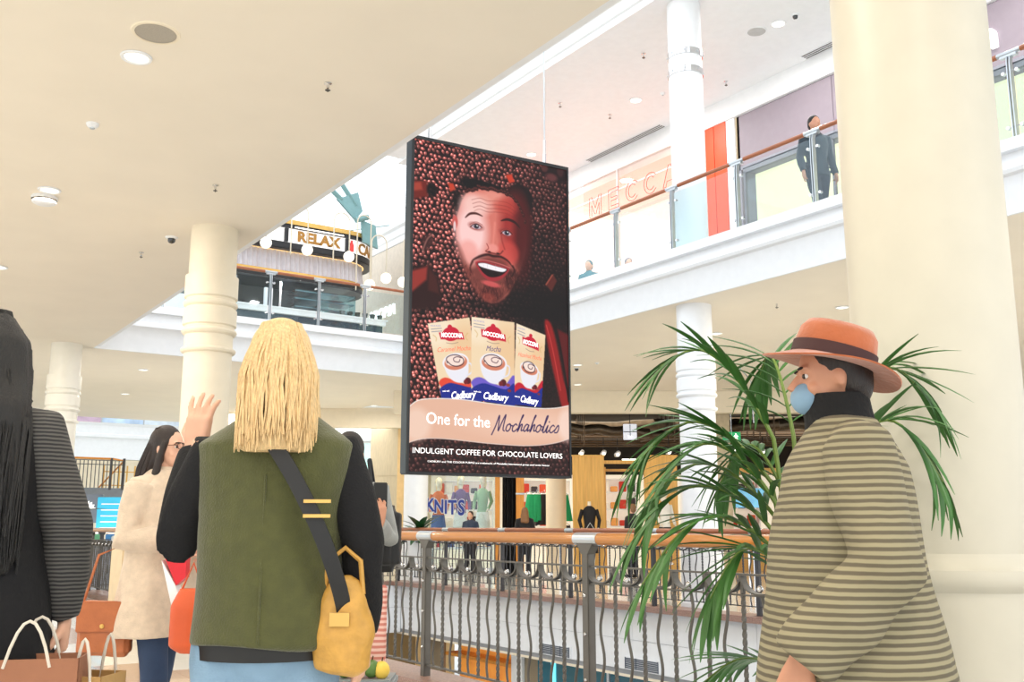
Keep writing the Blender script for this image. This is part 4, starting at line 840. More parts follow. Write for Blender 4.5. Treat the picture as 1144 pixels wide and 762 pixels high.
# eyes, brows
stroke([(520,246),(525,241.5),(532,241),(539,244)],5,(70,26,24),.95,2,taper=True); stroke([(560,249),(567,247.5),(575,250.5),(581,257)],6,(44,14,14),.95,2,taper=True)
for ex,ey,rt in ((532,256.5,.1),(566,263.5,.15)):
    ell(ex,ey-.5,8.5,5,(140,54,50),.5,4,rt); ell(ex,ey,5.2,2.5,(206,184,196),1,1.1,rt); ell(ex+.3,ey-.2,2.9,2.7,(66,56,70),1,.8); ell(ex+.3,ey-.2,1.2,1.3,(10,8,14),1,.6); ell(ex+1.2,ey-1.2,.7,.7,(255,255,255),1,.5)
    stroke([(ex-6.4,ey+.6),(ex-3,ey-2.6),(ex+2,ey-3.0),(ex+6.4,ey+1)],1.7,(52,16,18),.95,1); stroke([(ex-5.4,ey+1.6),(ex,ey+3.4),(ex+5.6,ey+2)],1.0,(150,60,58),.8,1); stroke([(ex-7,ey-2.8),(ex,ey-5.8),(ex+7,ey-2.4)],1.0,(120,40,38),.6,1.2)
ell(508.5,251,3,8,(206,90,84),1,2); ell(508.2,256,1.4,6,(240,214,214),.9,1.2)
for k in range(36):   # beans overlapping the hairline
    a=k/35; x_=521+66*a; y_=float(np.interp(x_,[521,534,549,563,572,580,585,588],[216,210.5,211.5,215.5,220.5,230,242,254]))+rng.uniform(-1.5,1.2)
    if a>-1: ell(x_,y_,2.4,1.9,(54,20,18),.9,1.2,a*5); ell(x_-.6,y_-.8,.9,.7,(120,56,48),.7,1)
# right hand chocolate ribbon
poly(smoothp([(608,364),(615,366),(622,392),(629,430),(636,452),(628,462),(620,432),(612,394)],4,True),(150,22,22),1,3); poly([(622,372),(637,380),(637,446),(630,430)],(92,16,18),1,3); stroke([(619,366),(625,392),(631,430),(634,452)],5,(24,4,6),1,2.5); stroke([(610,368),(617,396),(625,440)],2.5,(214,70,66),.7,2)
# packs
def pack(c,tone,nm,tw):
    # c: four corners TL TR BR BL ; local coords (s,t)
    c=[A(*q) for q in c]; keep=img.copy(); flat=img[:]*0; msk=flat[...,0].copy()
    def Q(s,t): return (c[0]*(1-s)+c[1]*s)*(1-t)+(c[3]*(1-s)+c[2]*s)*t
    poly([Q(0,0),Q(1,0),Q(1,1),Q(0,1)],(244,218,180),1,1.2,True)
    k=float(np.linalg.norm(c[1]-c[0]))
    def E_(s,t,rs,rt,col,al=1,soft=1.2,ang=0): p=Q(s,t); ell(p[0],p[1],rs*k,rt*k,col,al,soft,math.atan2(*(c[1]-c[0])[::-1])+ang,True)
    E_(.85,.35,.35,.5,(236,190,140),.6,k*.25); E_(.15,.1,.4,.35,(252,236,212),.6,k*.2)
    def S_(pts,w_,col,al=1,sm=True): stroke([Q(*p) for p in (smoothp(pts) if sm else pts)],w_,col,al,1,True,False)
    poly([Q(*p) for p in smoothp([(0,.80),(.18,.72),(.45,.76),(.75,.78),(1,.64),(1,1),(0,1)],4,True)[:-4]],tone,1,1,True)
    poly([Q(*p) for p in smoothp([(0,.88),(.25,.79),(.5,.8),(.8,.82),(1,.74),(1,1),(0,1)],4,True)[:-4]],(24,40,140),1,1,True); poly([Q(0,.88),Q(1,.86),Q(1,1),Q(0,1)],(24,40,140),1,1,True)
    # cup
    poly([Q(*p) for p in smoothp([(.2,.52),(.24,.66),(.38,.76),(.6,.77),(.76,.68),(.82,.54)],4,False)],(238,236,244),1,1.2,True); S_([(.8,.53),(.88,.55),(.86,.64),(.74,.68)],3,(230,228,240))
    E_(.51,.52,.31,.19,(244,240,244)); E_(.51,.525,.27,.155,(214,128,100)); E_(.50,.50,.23,.115,(250,226,214))
    S_([(.30,.53),(.30,.47),(.42,.435),(.58,.435),(.70,.48),(.68,.54),(.55,.57),(.40,.56),(.31,.51)],1.7,(50,22,40)); S_([(.66,.47),(.56,.455),(.47,.475),(.48,.51),(.58,.52),(.62,.49)],1.5,(70,30,50))
    E_(.74,.745,.07,.07,(90,20,30)); E_(.85,.765,.05,.035,(150,60,60)); E_(.88,.83,.045,.03,(130,40,50)); E_(.68,.76,.05,.05,(120,30,36))
    # emblem
    E_(.5,.17,.2,.15,(206,26,54)); E_(.5,.085,.055,.055,(206,26,54)); poly([Q(*p) for p in [(.22,.135),(.78,.165),(.80,.25),(.24,.225)]],(206,26,54),1,1,True); S_([(.36,.275),(.5,.29),(.64,.28)],1.2,(150,120,110),.8)
    S_([(.08,.16),(.14,.2),(.12,.24)],2,(214,176,110),.6); S_([(.9,.18),(.84,.22),(.87,.26)],2,(214,176,110),.6)
    for q in range(2): S_([(.06,.08+.035*q),(.3,.085+.035*q)],1.5,(110,110,140),.7,False)
    x=XX;y=YY; ins=np.ones(x.shape,bool)
    for i in range(4):
        a=c[i];b=c[(i+1)%4]; ins&=((b[0]-a[0])*(y-a[1])-(b[1]-a[1])*(x-a[0]))>-.5
    img[~ins]=keep[~ins]
    return Q
packs=[([(480,367.5),(525.5,360),(539,455),(496,449.5)],(232,74,52),'Caramel Mocha'),([(577,366.2),(609,379),(604,458.5),(573,456)],(200,20,44),'Hazelnut Mocha'),([(527.6,359.3),(574.8,365),(574.8,457.5),(527.8,450.5)],(112,92,200),'Mocha')]
QS=[pack(c,t_,n_,0) for c,t_,n_ in packs]
# wave banner
topw=smoothp([(459,462),(467,454.5),(476,451),(495,450),(519,451),(545,454.5),(571,457.5),(600,460),(620,459.5),(638,456)],5)
botw=smoothp([(638,491),(622,496.5),(604,499.5),(584,500.3),(560,499),(540,497.3),(515,494.6),(495,493),(478,493.2),(466,496),(459,499)],5)
poly(list(topw)+list(botw),(232,184,158),1,1.4); 
ell(590,478,60,14,(246,206,184),.7,26); ell(470,478,14,18,(250,222,204),.6,16); ell(632,478,10,20,(252,226,214),.6,12)
stroke(topw,1.8,(255,246,238),.95,1,sm=False); stroke(botw,1.6,(252,226,214),.9,1,sm=False)
# hand-lettered word, drawn as pen strokes: [letters as polylines on an x-height-1 grid]
SC={'M':([[(-.1,-.5),(.15,.6),(.35,2.0),(.5,.9),(.62,.0),(.85,1.1),(1.15,2.1),(1.15,.9),(1.2,.15),(1.4,0)]],1.45),'o':([[(.45,.95),(.15,.75),(.1,.2),(.35,0),(.6,.3),(.6,.8),(.42,.95),(.6,.75),(.85,.7)]],.8),
'c':([[(.6,.8),(.4,.95),(.12,.6),(.15,.1),(.4,0),(.75,.35)]],.7),'h':([[(.1,0),(.2,1.2),(.45,2.1),(.3,1.9),(.15,.1),(.35,.8),(.55,.9),(.55,.15),(.8,.2)]],.75),'a':([[(.6,.85),(.35,.95),(.1,.5),(.2,.05),(.5,.3),(.65,.85),(.6,.1),(.85,.25)]],.85),
'l':([[(.0,.2),(.3,1.2),(.45,2.1),(.28,1.9),(.18,.2),(.35,0),(.55,.3)]],.5),'i':([[(.0,.3),(.18,.9),(.12,.1),(.25,0),(.45,.3)],[(.24,1.35),(.26,1.4)]],.42),'s':([[(.0,.2),(.35,.95),(.5,.5),(.4,.05),(.1,.0)]],.6)}
def script(word,x,y,xh,w_,col,slope):
    cx=x
    for ch in word:
        st_,adv=SC[ch]
        for pl in st_: stroke([(cx+(a+.22*b)*xh*1.02,y-b*xh+slope*(cx-x)) for a,b in pl],w_,col,1,1)
        cx+=adv*xh*1.02
    return cx
script('Mochaholics',552,484.5,8.3,2.4,(42,26,84),.028)
imgl=np.where(img<=.04045,img/12.92,((img+.055)/1.055)**2.4)
me=bpy.data.meshes.new('picture')
xs=np.linspace(AX0,AX1,IW); zs=np.linspace(AZ1,AZ0,IH); gx,gz=np.meshgrid(xs,zs)
co=np.stack([gx,np.full_like(gx,-.004),gz],-1).reshape(-1,3).astype(np.float32)
idx=np.arange(IW*IH).reshape(IH,IW); q=np.stack([idx[:-1,:-1],idx[1:,:-1],idx[1:,1:],idx[:-1,1:]],-1).reshape(-1,4)
me.vertices.add(len(co)); me.vertices.foreach_set('co',co.ravel()); me.loops.add(q.size); me.loops.foreach_set('vertex_index',q.ravel().astype(np.int32)); me.polygons.add(len(q)); me.polygons.foreach_set('loop_start',np.arange(0,q.size,4,dtype=np.int32)); me.update(calc_edges=True)
at=me.color_attributes.new('artwork','FLOAT_COLOR','POINT'); at.data.foreach_set('color',np.concatenate([imgl.reshape(-1,3),np.ones((IW*IH,1))],1).astype(np.float32).ravel())
m=bpy.data.materials.new('screen_picture'); m.use_nodes=True; nt=m.node_tree; b=nt.nodes['Principled BSDF']; at_=nt.nodes.new('ShaderNodeAttribute'); at_.attribute_name='artwork'
nt.links.new(at_.outputs['Color'],b.inputs['Emission Color']); b.inputs['Emission Strength'].default_value=1.0; b.inputs['Base Color'].default_value=(.01,.01,.01,1); b.inputs['Roughness'].default_value=.4; b.inputs['Specular IOR Level'].default_value=.12
me.materials.append(m); po=bpy.data.objects.new('picture',me); C.objects.link(po); po.parent=sign
def apos(p): return (AX0+AW*p[0]/IW,-.0065,AZ1-AH*p[1]/IH)
PXM=AW/IW
txw=emitmat('print_white',(252,246,244),.95); txn=emitmat('print_navy',(44,30,90),.9); txr=emitmat('print_red_brown',(196,84,60),.9); txg=emitmat('print_grey',(120,116,150),.9)
def ptxt(s,name,x,y,hpx,m,ang=0,wpx=None,shear=0,bold=0,raw=None):
    o=text(s,name,1,m,sign,apos(raw if raw is not None else A(x,y)),ex=.0004,shear=shear,bold=bold)
    xs_=[v.co.x for v in o.data.vertices]; wd=max(xs_)-min(xs_); sc=hpx*PXM/.7; o.scale=(wpx*PXM/wd if wpx else sc,sc,1); o.rotation_euler=(math.pi/2,-ang,0); return o
ptxt('One for the','lettering',514.5,474,12.5*1.75,txw,R(-.6),66*IW/172,bold=.004)
ptxt('INDULGENT COFFEE FOR CHOCOLATE LOVERS','lettering',549,509.2,6.0*1.75,txw,0,160*IW/172)
ptxt('CADBURY and THE COLOUR PURPLE are trademarks of Mondel\u0113z International group used under licence','fine_print',549,519.8,2.0*1.75,txw,0,130*IW/172)
for (c,t_,n_),Q in zip(packs,QS):
    hid=Q(.5,.2); an=math.atan2(-(Q(1,.5)-Q(0,.5))[1],(Q(1,.5)-Q(0,.5))[0]); W_=float(np.linalg.norm(Q(1,0)-Q(0,0)))
    ptxt('MOCCONA','pack_lettering',0,0,8.5,txw,an-.03,W_*.5,bold=.03,raw=Q(.51,.19))
    ptxt(n_,'pack_lettering',0,0,9.0 if n_!='Mocha' else 11,txr if n_!='Mocha' else txn,an+.05,W_*(.78 if n_!='Mocha' else .34),shear=.35,raw=Q(.5,.36))
    ptxt('Cadbury','pack_lettering',0,0,14,txw,an+.02,W_*.58,shear=.3,bold=.02,raw=Q(.55,.93))
    ptxt('MOCHA BLENDS','pack_lettering',0,0,3.4,txg,an,W_*.24,raw=Q(.17,.045))
    ptxt('made with','pack_lettering',0,0,3.4,txw,an,W_*.16,raw=Q(.14,.9))
for x,l in ((.2,2.2),(1.42,2.2)):
    MB().tube([(x,.07,SH),(x,.07,SH+5.6)],.006,8).build('suspension_cable',steel,sign); MB().tube([(x,.07,SH-.01),(x,.07,SH+.12)],.016,10).tube([(x,.07,SH+.1),(x,.07,SH+.26)],.011,10).build('turnbuckle',chrome,sign)
struct('trim_14',MB().box(3.0,9.9,7.1,7.5,10.15,10.4),white)
# ================================================================ PALM
pg=M('palm_green',(62,112,46),.5,var=.3,scale=5); pg2=M('palm_stem',(108,132,58),.45,var=.2)
def leaflet(L_,w_,droop,curl,n=6):
    b=MB()
    for i in range(n+1):
        f=i/n; ww_=w_*(math.sin(math.pi*min(.985,.12+.88*f))**.7); x=L_*f; z=-droop*f*f; y=curl*f*f
        b.v+=[(x,y-ww_,z-.35*ww_),(x,y,z),(x,y+ww_,z-.35*ww_)]
    for i in range(n): a=i*3; b.f+=[(a,a+1,a+4,a+3),(a+1,a+2,a+5,a+4)]
    return b.mesh('leaflet',pg)
LV=[leaflet(.215,.0125,.06,.01),leaflet(.20,.012,.09,-.015),leaflet(.19,.011,.11,.02),leaflet(.215,.011,.04,0)]
palm=thing('potted_palm','tall potted areca palm with arching fronds in front of the railing, behind the hat wearer','plant',(*P(.93,3.12)[:2],0))
MB().lathe([(0,0),(.17,0),(.2,.03),(.25,.42),(.27,.46),(.24,.47),(.22,.42),(0,.41)],36).build('pot',M('pot_white',(226,224,218),.3),palm)
MB().lathe([(0,.415),(.22,.42)],24,cap=False).build('soil',M('soil',(60,44,34),.9,bump=.8),palm)
rnd=random.Random(11)
# fronds: (direction to the right of view in degrees from view-right axis, start height, reach, rise, droop)
FD=[ # azimuth, stem base, stem height, reach, droop
 (176,.42,1.24,.50,.26),(190,.42,1.16,.50,.30),(165,.42,1.42,.50,.24),(205,.42,1.06,.34,.22),(150,.42,1.30,.50,.22),
 (172,.42,1.58,.40,.10),(-8,.42,1.55,.34,.20),(-28,.42,1.42,.34,.30),(100,.42,1.60,.28,.12),(184,.42,.74,.30,.10),(120,.42,1.36,.36,.22),(182,.42,1.33,.40,.16)]
cnt=0
for fi,(az,z0,z1,reach,droop) in enumerate(FD):
    a=R(az); dx,dy=math.cos(a),math.sin(a); D=Vector((dx*cy+dy*sy,-dx*sy+dy*cy,0))
    pts=[]
    N=26
    for k in range(N+1):
        f=k/N; h=f**1.0
        if f<.42: g=f/.42; r_=.05+.10*reach*g*g*1.2; z=z0+(z1-z0)*g*.86
        else: g=(f-.42)/.58; r_=.05+.12*reach+ .88*reach*(g**1.05); z=z0+(z1-z0)*(.86+.30*math.sin(min(1,g*1.15)*math.pi*.55)) - droop*g**2.2*1.0
        pts.append(D*r_+Vector((0,0,z)))
    fro=MB().tube(pts,[.011*(1-.8*k/N) for k in range(N+1)],6).build('frond',pg2,palm)
    side=D.cross(Vector((0,0,1))).normalized(); nl=13 if fi<11 else 10
    for k in range(nl):
        f=.46+.54*k/(nl-1); q=f*N; i=min(int(q),N-1); p=pts[i].lerp(pts[i+1],q-i); tg=(pts[min(i+1,N)]-pts[i-1]).normalized()
        for s in (-1,1):
            fan=.95-.65*(k/(nl-1)); d=(tg*(1.0-.35*fan)+side*s*fan*.9+Vector((0,0,.12-.25*(k/nl)))).normalized()
            up=Vector((0,0,1)); yv=up.cross(d).normalized(); zv=d.cross(yv)
            M4=Matrix((d,yv,zv)).transposed().to_4x4(); M4.translation=p
            sc=(.72+.5*math.sin(math.pi*(.15+.75*k/(nl-1))))*rnd.uniform(.85,1.1)*(.9 if fi in(9,) else 1)
            o=bpy.data.objects.new('leaflet',LV[rnd.randrange(4)]); C.objects.link(o); o.parent=fro; o.matrix_local=M4@Matrix.Diagonal((sc,1,sc,1)); cnt+=1
# ================================================================ PEOPLE
def ringv(c,rx,ry,n=20,rot=0): return [(c[0]+rx*math.cos(q)*math.cos(rot)-ry*math.sin(q)*math.sin(rot),c[1]+rx*math.cos(q)*math.sin(rot)+ry*math.sin(q)*math.cos(rot),c[2]) for q in [2*math.pi*k/n for k in range(n)]]
def fuse(mb,name,m,parent,voxel=.012,smooth=4,wrk=0,wf=7,kind=None):
    me=mb.mesh('tmpm'); o=bpy.data.objects.new('tmpo',me); C.objects.link(o)
    md=o.modifiers.new('r','REMESH'); md.mode='VOXEL'; md.voxel_size=voxel
    if smooth: sm=o.modifiers.new('s','SMOOTH'); sm.factor=.5; sm.iterations=smooth
    bpy.context.view_layer.update()
    me2=bpy.data.meshes.new_from_object(o.evaluated_get(bpy.context.evaluated_depsgraph_get())); bpy.data.objects.remove(o); bpy.data.meshes.remove(me)
    me2.name=name
    if wrk:
        n=len(me2.vertices); co=np.empty(n*3,np.float32); me2.vertices.foreach_get('co',co); no=np.empty(n*3,np.float32); me2.vertex_normals.foreach_get('vector',no)
        co=co.reshape(-1,3); no=no.reshape(-1,3); x,y,z=co.T
        f=np.sin(z*wf*3+2.1*np.sin(x*wf*1.3+y*wf))*.5+np.sin((x*2.3+z*.9)*wf*1.2+1.7*np.sin(z*wf*.7+y*5))*.5+.4*np.sin((y*2.1-z*1.5+x)*wf*2.3)
        co+=no*(f*wrk)[:,None]; me2.vertices.foreach_set('co',co.ravel().astype(np.float32)); me2.update()
    me2.materials.clear(); me2.materials.append(m); me2.polygons.foreach_set('use_smooth',[True]*len(me2.polygons))
    o=bpy.data.objects.new(name,me2); C.objects.link(o); o.parent=parent
    if kind: o['kind']=kind
    return o
skin1=M('skin_fair',(226,176,150),.5,var=.05,scale=20); skin2=M('skin_tan',(196,140,112),.5,var=.05,scale=20)
def bezier(a,b,c,n=6):
    a,b,c=Vector(a),Vector(b),Vector(c); return [a*(1-t)**2+b*2*t*(1-t)+c*t*t for t in [k/n for k in range(n+1)]]
def hand(b,wrist,dirv,palm_n,side,curl=.6,s=1.0):
    w_=Vector(wrist); d=Vector(dirv).normalized(); pn=Vector(palm_n); pn=(pn-d*pn.dot(d)).normalized(); lat=d.cross(pn).normalized()*side
    for k in range(4):
        o_=lat*(-.031+.0207*k)*s; b.tube([w_-d*.03+o_*.35,w_+d*.03*s+o_*.75,w_+d*.088*s+o_],[.017*s,.0165*s,.0125*s],10)
    for k in range(4):
        L_=(.072,.082,.076,.06)[k]*s; off=(-.031+.0207*k)*s
        base=w_+d*.085*s+lat*off
        d0=d; d=(d0+lat*(k-1.5)*.17).normalized(); c1=math.cos(curl*.5);s1=math.sin(curl*.5); p1=base+(d*c1+pn*s1)*L_*.45; p2=p1+(d*math.cos(curl*1.2)+pn*math.sin(curl*1.2))*L_*.32; p3=p2+(d*math.cos(curl*1.9)+pn*math.sin(curl*1.9))*L_*.25
        b.tube([base-d*.02,p1,p2,p3],[.0095*s,.0088*s,.0082*s,.0068*s],8); d=d0
    tb=w_+d*.025*s-lat*.026*s; t1=tb+(d*.6-lat*.75+pn*.35)*.04*s; t2=t1+(d*.85-lat*.2+pn*.5)*.032*s
    b.tube([tb,t1,t2],[.014*s,.011*s,.0085*s],8)
def person(label,loc,rotz,H=1.7,skin=None,arms=None,head_yaw=0,head_pitch=0,top=None,sleeve=None,pants=None,shoe=(30,28,30),hair=None,hairstyle='short',voxel=.012,extra=None,stride=.0,coat=None,lean=0,group=None,cat='person',build=1.0,mouth=True,topm=None,pantsm=None,sit=False,hem=None):
    t=thing('person',label,cat,loc,rotz,group); s=H/1.7; sk=skin or skin1
    arms=arms or {}
    HM=Matrix.Translation((0,lean*.1,1.50*s))@Matrix.Rotation(head_yaw,4,'Z')@Matrix.Rotation(head_pitch,4,'X')@Matrix.Translation((0,0,-1.50*s))
    hv=lambda p:HM@Vector((p[0]*s,p[1]*s,p[2]*s))
    b=MB(); Hm=HM@Matrix.Diagonal((s,s,s,1))
    b.ball((0,0,0),1,20,14,mat=None) if False else None
    def hb(c,r,n=16,m=12): b.ball((0,0,0),r,n,m,mat=None) if False else b.add(*_ball(c,r,n,m),mat=Hm)
    hb((0,-.008,1.600),(.074,.092,.104)); hb((0,.028,1.545),(.057,.063,.062)); hb((0,.055,1.500),(.028,.03,.026))   # skull, jaw, chin
    b.add(*_cone((0,.084,1.598),(0,.112,1.560),.009,.0145),mat=Hm); hb((.012,.098,1.556),(.008,.009,.007),8,6); hb((-.012,.098,1.556),(.008,.009,.007),8,6)
    for q in (-1,1):
        hb((q*.074,-.006,1.575),(.009,.016,.026),10,8); hb((q*.036,.056,1.555),(.024,.022,.02),10,8); hb((q*.03,.075,1.612),(.024,.014,.009),10,8)
    if mouth: hb((0,.088,1.529),(.022,.011,.006),10,6); hb((0,.086,1.519),(.018,.011,.006),10,6)
    b.tube([(0,-.02*s,1.38*s),(0,-.012*s,1.46*s),hv((0,.0,1.54))],[.062*s,.052*s,.052*s],16)
    W_=build
    tz=[(.86,.155,.105,0),(.95,.150,.105,0),(1.06,.128,.088,.0),(1.18,.140,.098,.0),(1.30,.165,.105,-.005),(1.38,.168,.088,-.01),(1.43,.10,.062,-.012),(1.46,.05,.045,-.012)]
    b.loft([ringv((0,cy_*s,z*s),rx*s*W_,ry*s*W_) for z,rx,ry,cy_ in tz])
    sh={1:Vector((.165*s*W_,-.01,1.385*s)),-1:Vector((-.165*s*W_,-.01,1.385*s))}
    A2={}
    for q in (1,-1):
        d=arms.get(q) or dict(e=(q*.235,-.03,1.10),w=(q*.245,.06,.86),h=(0,.2,-1),n=(-q,0,0),c=.5)
        e=Vector(d['e'])*s; w_=Vector(d['w'])*s; A2[q]=(sh[q],e,w_)
        b.tube([sh[q],(sh[q]+e)/2,e,(e+w_)/2,w_],[.050*s,.043*s,.038*s,.036*s,.026*s],12)
        hand(b,w_,d.get('h',(w_-e)),d.get('n',(-q,0,0)),q,d.get('c',.5),s)
    legs={}
    for q in (1,-1):
        fy=q*stride/2; hip=Vector((q*.085*s,0,.90*s)); 
        if sit: kn=Vector((q*.1*s,.42*s,.9*s)); an=Vector((q*.1*s,.42*s,.5*s))
        else: kn=Vector((q*.09*s,fy*.55+.02,.49*s)); an=Vector((q*.095*s,fy,.09*s+abs(min(fy,0))*.25))
        legs[q]=(hip,kn,an); b.tube([hip,(hip+kn)/2,kn,(kn+an)/2,an],[.088*s,.074*s,.054*s,.052*s,.036*s],14); b.ball(an+Vector((0,.05*s,-.04*s)),(.042*s,.12*s,.04*s),12,8)
    fuse(b,'body',sk,t,.0058 if voxel<.012 else voxel,2)
    # face
    if voxel<.015:
        eb=MB()
        for q in (-1,1):
            e=MB().add(*_ball((q*.029,.0715,1.592),(.0115,.0095,.0072),12,8),mat=Hm).build('eye',M('eye_white',(232,228,224),.2),t); MB().add(*_ball((q*.030,.0765,1.592),(.0095,.0058,.0072),10,6),mat=Hm).build('iris',M('iris_brown',(50,32,24),.2),e)
            MB().add(*_ball((q*.032,.083,1.613),(.022,.008,.0042),10,6),mat=Hm).build('eyebrow',M('brow_%d_%d_%d'%(hair or (40,30,26)),tuple(int(x*.7) for x in (hair or (40,30,26))),.8),t)
        MB().add(*_ball((0,.0945,1.524),(.020,.007,.0075),12,6),mat=Hm).build('lips',M('lip',(184,92,84),.4),t)
    vz=voxel*1.05
    # trousers
    if pants:
        b=MB(); b.loft([ringv((0,0,z*s),rx*s*W_,ry*s*W_) for z,rx,ry in ((.80,.12,.09),(.86,.172,.122),(.95,.168,.12),(1.03,.15,.105))])
        for q in (1,-1):
            h,k,a=legs[q]; b.tube([h,(h+k)/2,k,(k+a)/2,a+Vector((0,0,.0))],[.105*s,.092*s,.072*s,.068*s,.062*s],14)
        fuse(b,'trousers',pantsm or M('pants_%d_%d_%d'%pants,pants,.85,var=.15,bump=.2,bscale=200),t,vz,3,.0035 if voxel<.02 else 0,9)
    b=MB()
    for q in (1,-1):
        h,k,a=legs[q]; sm_=MB(); sm_.tube([a+Vector((0,-.01,.03)),a+Vector((0,0,-.045*s))],[.048*s,.05*s],12).ball(a+Vector((0,.065*s,-.045*s)),(.05*s,.13*s,.045*s),14,10).build('shoe',M('shoe_%d_%d_%d'%shoe,shoe,.4),t)
    # top
    if top:
        hz=(hem or .88)
        b=MB(); tt=[(hz,.182,.128,0),(hz+.08,.176,.125,0)]+[(z,rx+.016,ry+.018,c_) for z,rx,ry,c_ in tz[2:6] if z>hz+.1]+[(1.435,.112,.078,-.012),(1.475,.070,.066,-.012)]
        b.loft([ringv((0,c_*s,z*s),rx*s*W_,ry*s*W_) for z,rx,ry,c_ in tt])
        if coat is None:
            for q in (1,-1):
                a_,e,w_=A2[q]; b.tube([Vector((a_.x*.62,a_.y,a_.z+.01)),a_,(a_+e)/2,e,(e+w_)/2,w_-(w_-e)*.04],[.055*s,.068*s,.060*s,.054*s,.050*s,.040*s],14)
        fuse(b,'top',topm or M('top_%d_%d_%d'%top,top,.9,var=.1,bump=.3,bscale=150,sheen=.2),t,vz,3,.004 if voxel<.02 else 0,8)
        MB().tube([(.0,-.01,1.45*s),(0,-.01,1.485*s)],[.066*s,.062*s],18,cap=False).build('collar',topm or M('top_%d_%d_%d'%top,top),t)
    if sleeve:
        b=MB()
        for q in (1,-1):
            a_,e,w_=A2[q]; MB_=MB().tube([Vector((a_.x*.62,a_.y,a_.z-.005)),a_+Vector((0,0,-.012)),(a_+e)/2,e,(e+w_)/2,w_-(w_-e)*.04],[.035*s,.055*s,.058*s,.056*s,.050*s,.040*s],16); fuse(MB_,'sleeve',M('sl_%d_%d_%d'%sleeve,sleeve,.9,var=.1,bump=.3,bscale=150),t,vz,4,.005,9)
    if hair:
        hm_=M('hair_%d_%d_%d'%hair,hair,.5,var=.22,scale=40,stretch=(6,6,.4),bump=.4,bscale=60)
        b=MB(); 
        def hb2(c,r): b.add(*_ball(c,r,18,12),mat=Hm)
        hb2((0,-.022,1.622),(.083,.092,.098)); hb2((0,-.045,1.575),(.079,.06,.085))
        if hairstyle=='long':
            L_=extra.get('hairlen',.35) if isinstance(extra,dict) else .35
            wd=extra.get('hairwd',1) if isinstance(extra,dict) else 1
            rr=[]
            for z,rx,ry,c_ in ((1.712,.02,.02,-.035),(1.69,.058*wd,.052,-.035),(1.62,.090*wd,.082,-.035),(1.52,.100*wd,.080,-.055),(1.44,.104*wd,.070,-.095),(1.62-L_,.112*wd,.056,-.135),(1.57-L_,.098*wd,.038,-.145)):
                n=40; rr.append([(rx*math.cos(q)*(1+.035*math.sin(q*9)+.02*math.sin(q*17)),c_+ry*math.sin(q)*(1+.05*math.sin(q*9)),z+ (.012*math.sin(q*7) if z<1.35 else 0)) for q in [2*math.pi*k/n for k in range(n)]])
            n0=len(b.v); bb=MB().loft(rr); b.add(bb.v,bb.f,mat=Hm)
            for q in (-1,1): bt=MB().tube([(q*.072,.03,1.62),(q*.084,.010,1.54),(q*.09,-.005,1.44),(q*.098,-.03,1.62-L_+.05)],[.014,.02,.024,.012],10); b.add(bt.v,bt.f,mat=Hm)
        if hairstyle=='bun': hb2((0,-.11,1.66),(.04,.04,.04))
        ho=fuse(b,'hair',hm_,t,vz,2)
        if hairstyle=='long' and voxel<.012:
            sb_=MB(); rn=random.Random(5)
            for k in range(170):
                a_=rn.uniform(math.pi*.95,math.pi*2.05); L2=L_+rn.uniform(-.03,.035); z0_=1.70
                pt=[]
                for j in range(7):
                    f=j/6; z=z0_-f*(z0_-(1.60-L2)); wx=(.05+.055*min(1,f*2.2))*wd+.006; wy=(.04+.05*min(1,f*2))*(1-.35*f)+.007
                    pt.append((wx*math.cos(a_+.08*math.sin(j+k)),-.03-.112*f+wy*math.sin(a_),z))
                sb_.tube(pt,[.003,.0045,.0045,.004,.0035,.003,.0012],5)
            b2=MB().add(sb_.v,sb_.f,mat=Hm); b2.build('hair_strands',hm_,t,kind='stuff')
    return t,s,Hm,A2
def _ball(c,r,n=16,m=12):
    x=MB().ball(c,r,n,m); return x.v,x.f
def _cone(a,b_,r0,r1): x=MB().tube([a,b_],[r0,r1],10); return x.v,x.f
Pv=lambda lat,dep:P(lat,dep,0)
# --- blonde woman from behind
t,s,Hm,A2=person('blonde woman seen from behind in olive gilet over black sleeves, hand raised',Pv(-.60,2.52),RZ+R(4),H=1.66,hair=(220,188,138),hairstyle='long',extra=dict(hairlen=.215,hairwd=.88),voxel=.009,
  arms={-1:dict(e=(-.245,-.0,1.13),w=(-.245,.15,1.385),h=(.06,.05,1),n=(.45,1,0),c=.32),1:dict(e=(.235,-.04,1.13),w=(.235,.02,.90),h=(0,.1,-1),n=(-1,.2,0),c=.9)},head_yaw=R(8),
  top=(18,18,22),sleeve=(16,16,20),pants=(128,158,184),coat=True,hem=.86)
og=M('olive_quilted',(74,76,36),.85,var=.12,scale=30,bump=.35,bscale=220,sheen=.3)
b=MB(); b.loft([ringv((0,c_*s,z*s),rx*s,ry*s,32) for z,rx,ry,c_ in ((.885,.192,.150,-.01),(.94,.188,.150,-.01),(1.06,.180,.142,-.01),(1.20,.180,.140,-.01),(1.32,.200,.138,-.015),(1.385,.205,.125,-.02),(1.43,.135,.09,-.02),(1.475,.075,.072,-.015))])
fuse(b,'gilet',og,t,.009,4,.008,5)
MB().tube([(0,-.156*s,z*s) for z in (.90,1.0)]+[(0,-.151*s,1.1*s),(0,-.148*s,1.2*s),(0,-.150*s,1.3*s)],.003,6).build('back_seam',og,t)
MB().tube([(-.07*s,-.05*s,1.47*s),(0,-.075*s,1.475*s),(.07*s,-.05*s,1.47*s)],.018,10).build('gilet_collar',og,t)
MB().loft([ringv((0,0,z*s),rx*s,ry*s,32) for z,rx,ry in ((.855,.180,.137),(.90,.182,.140))],cap=False).build('hem',black,t)
strap=M('strap_black',(22,22,24),.5)
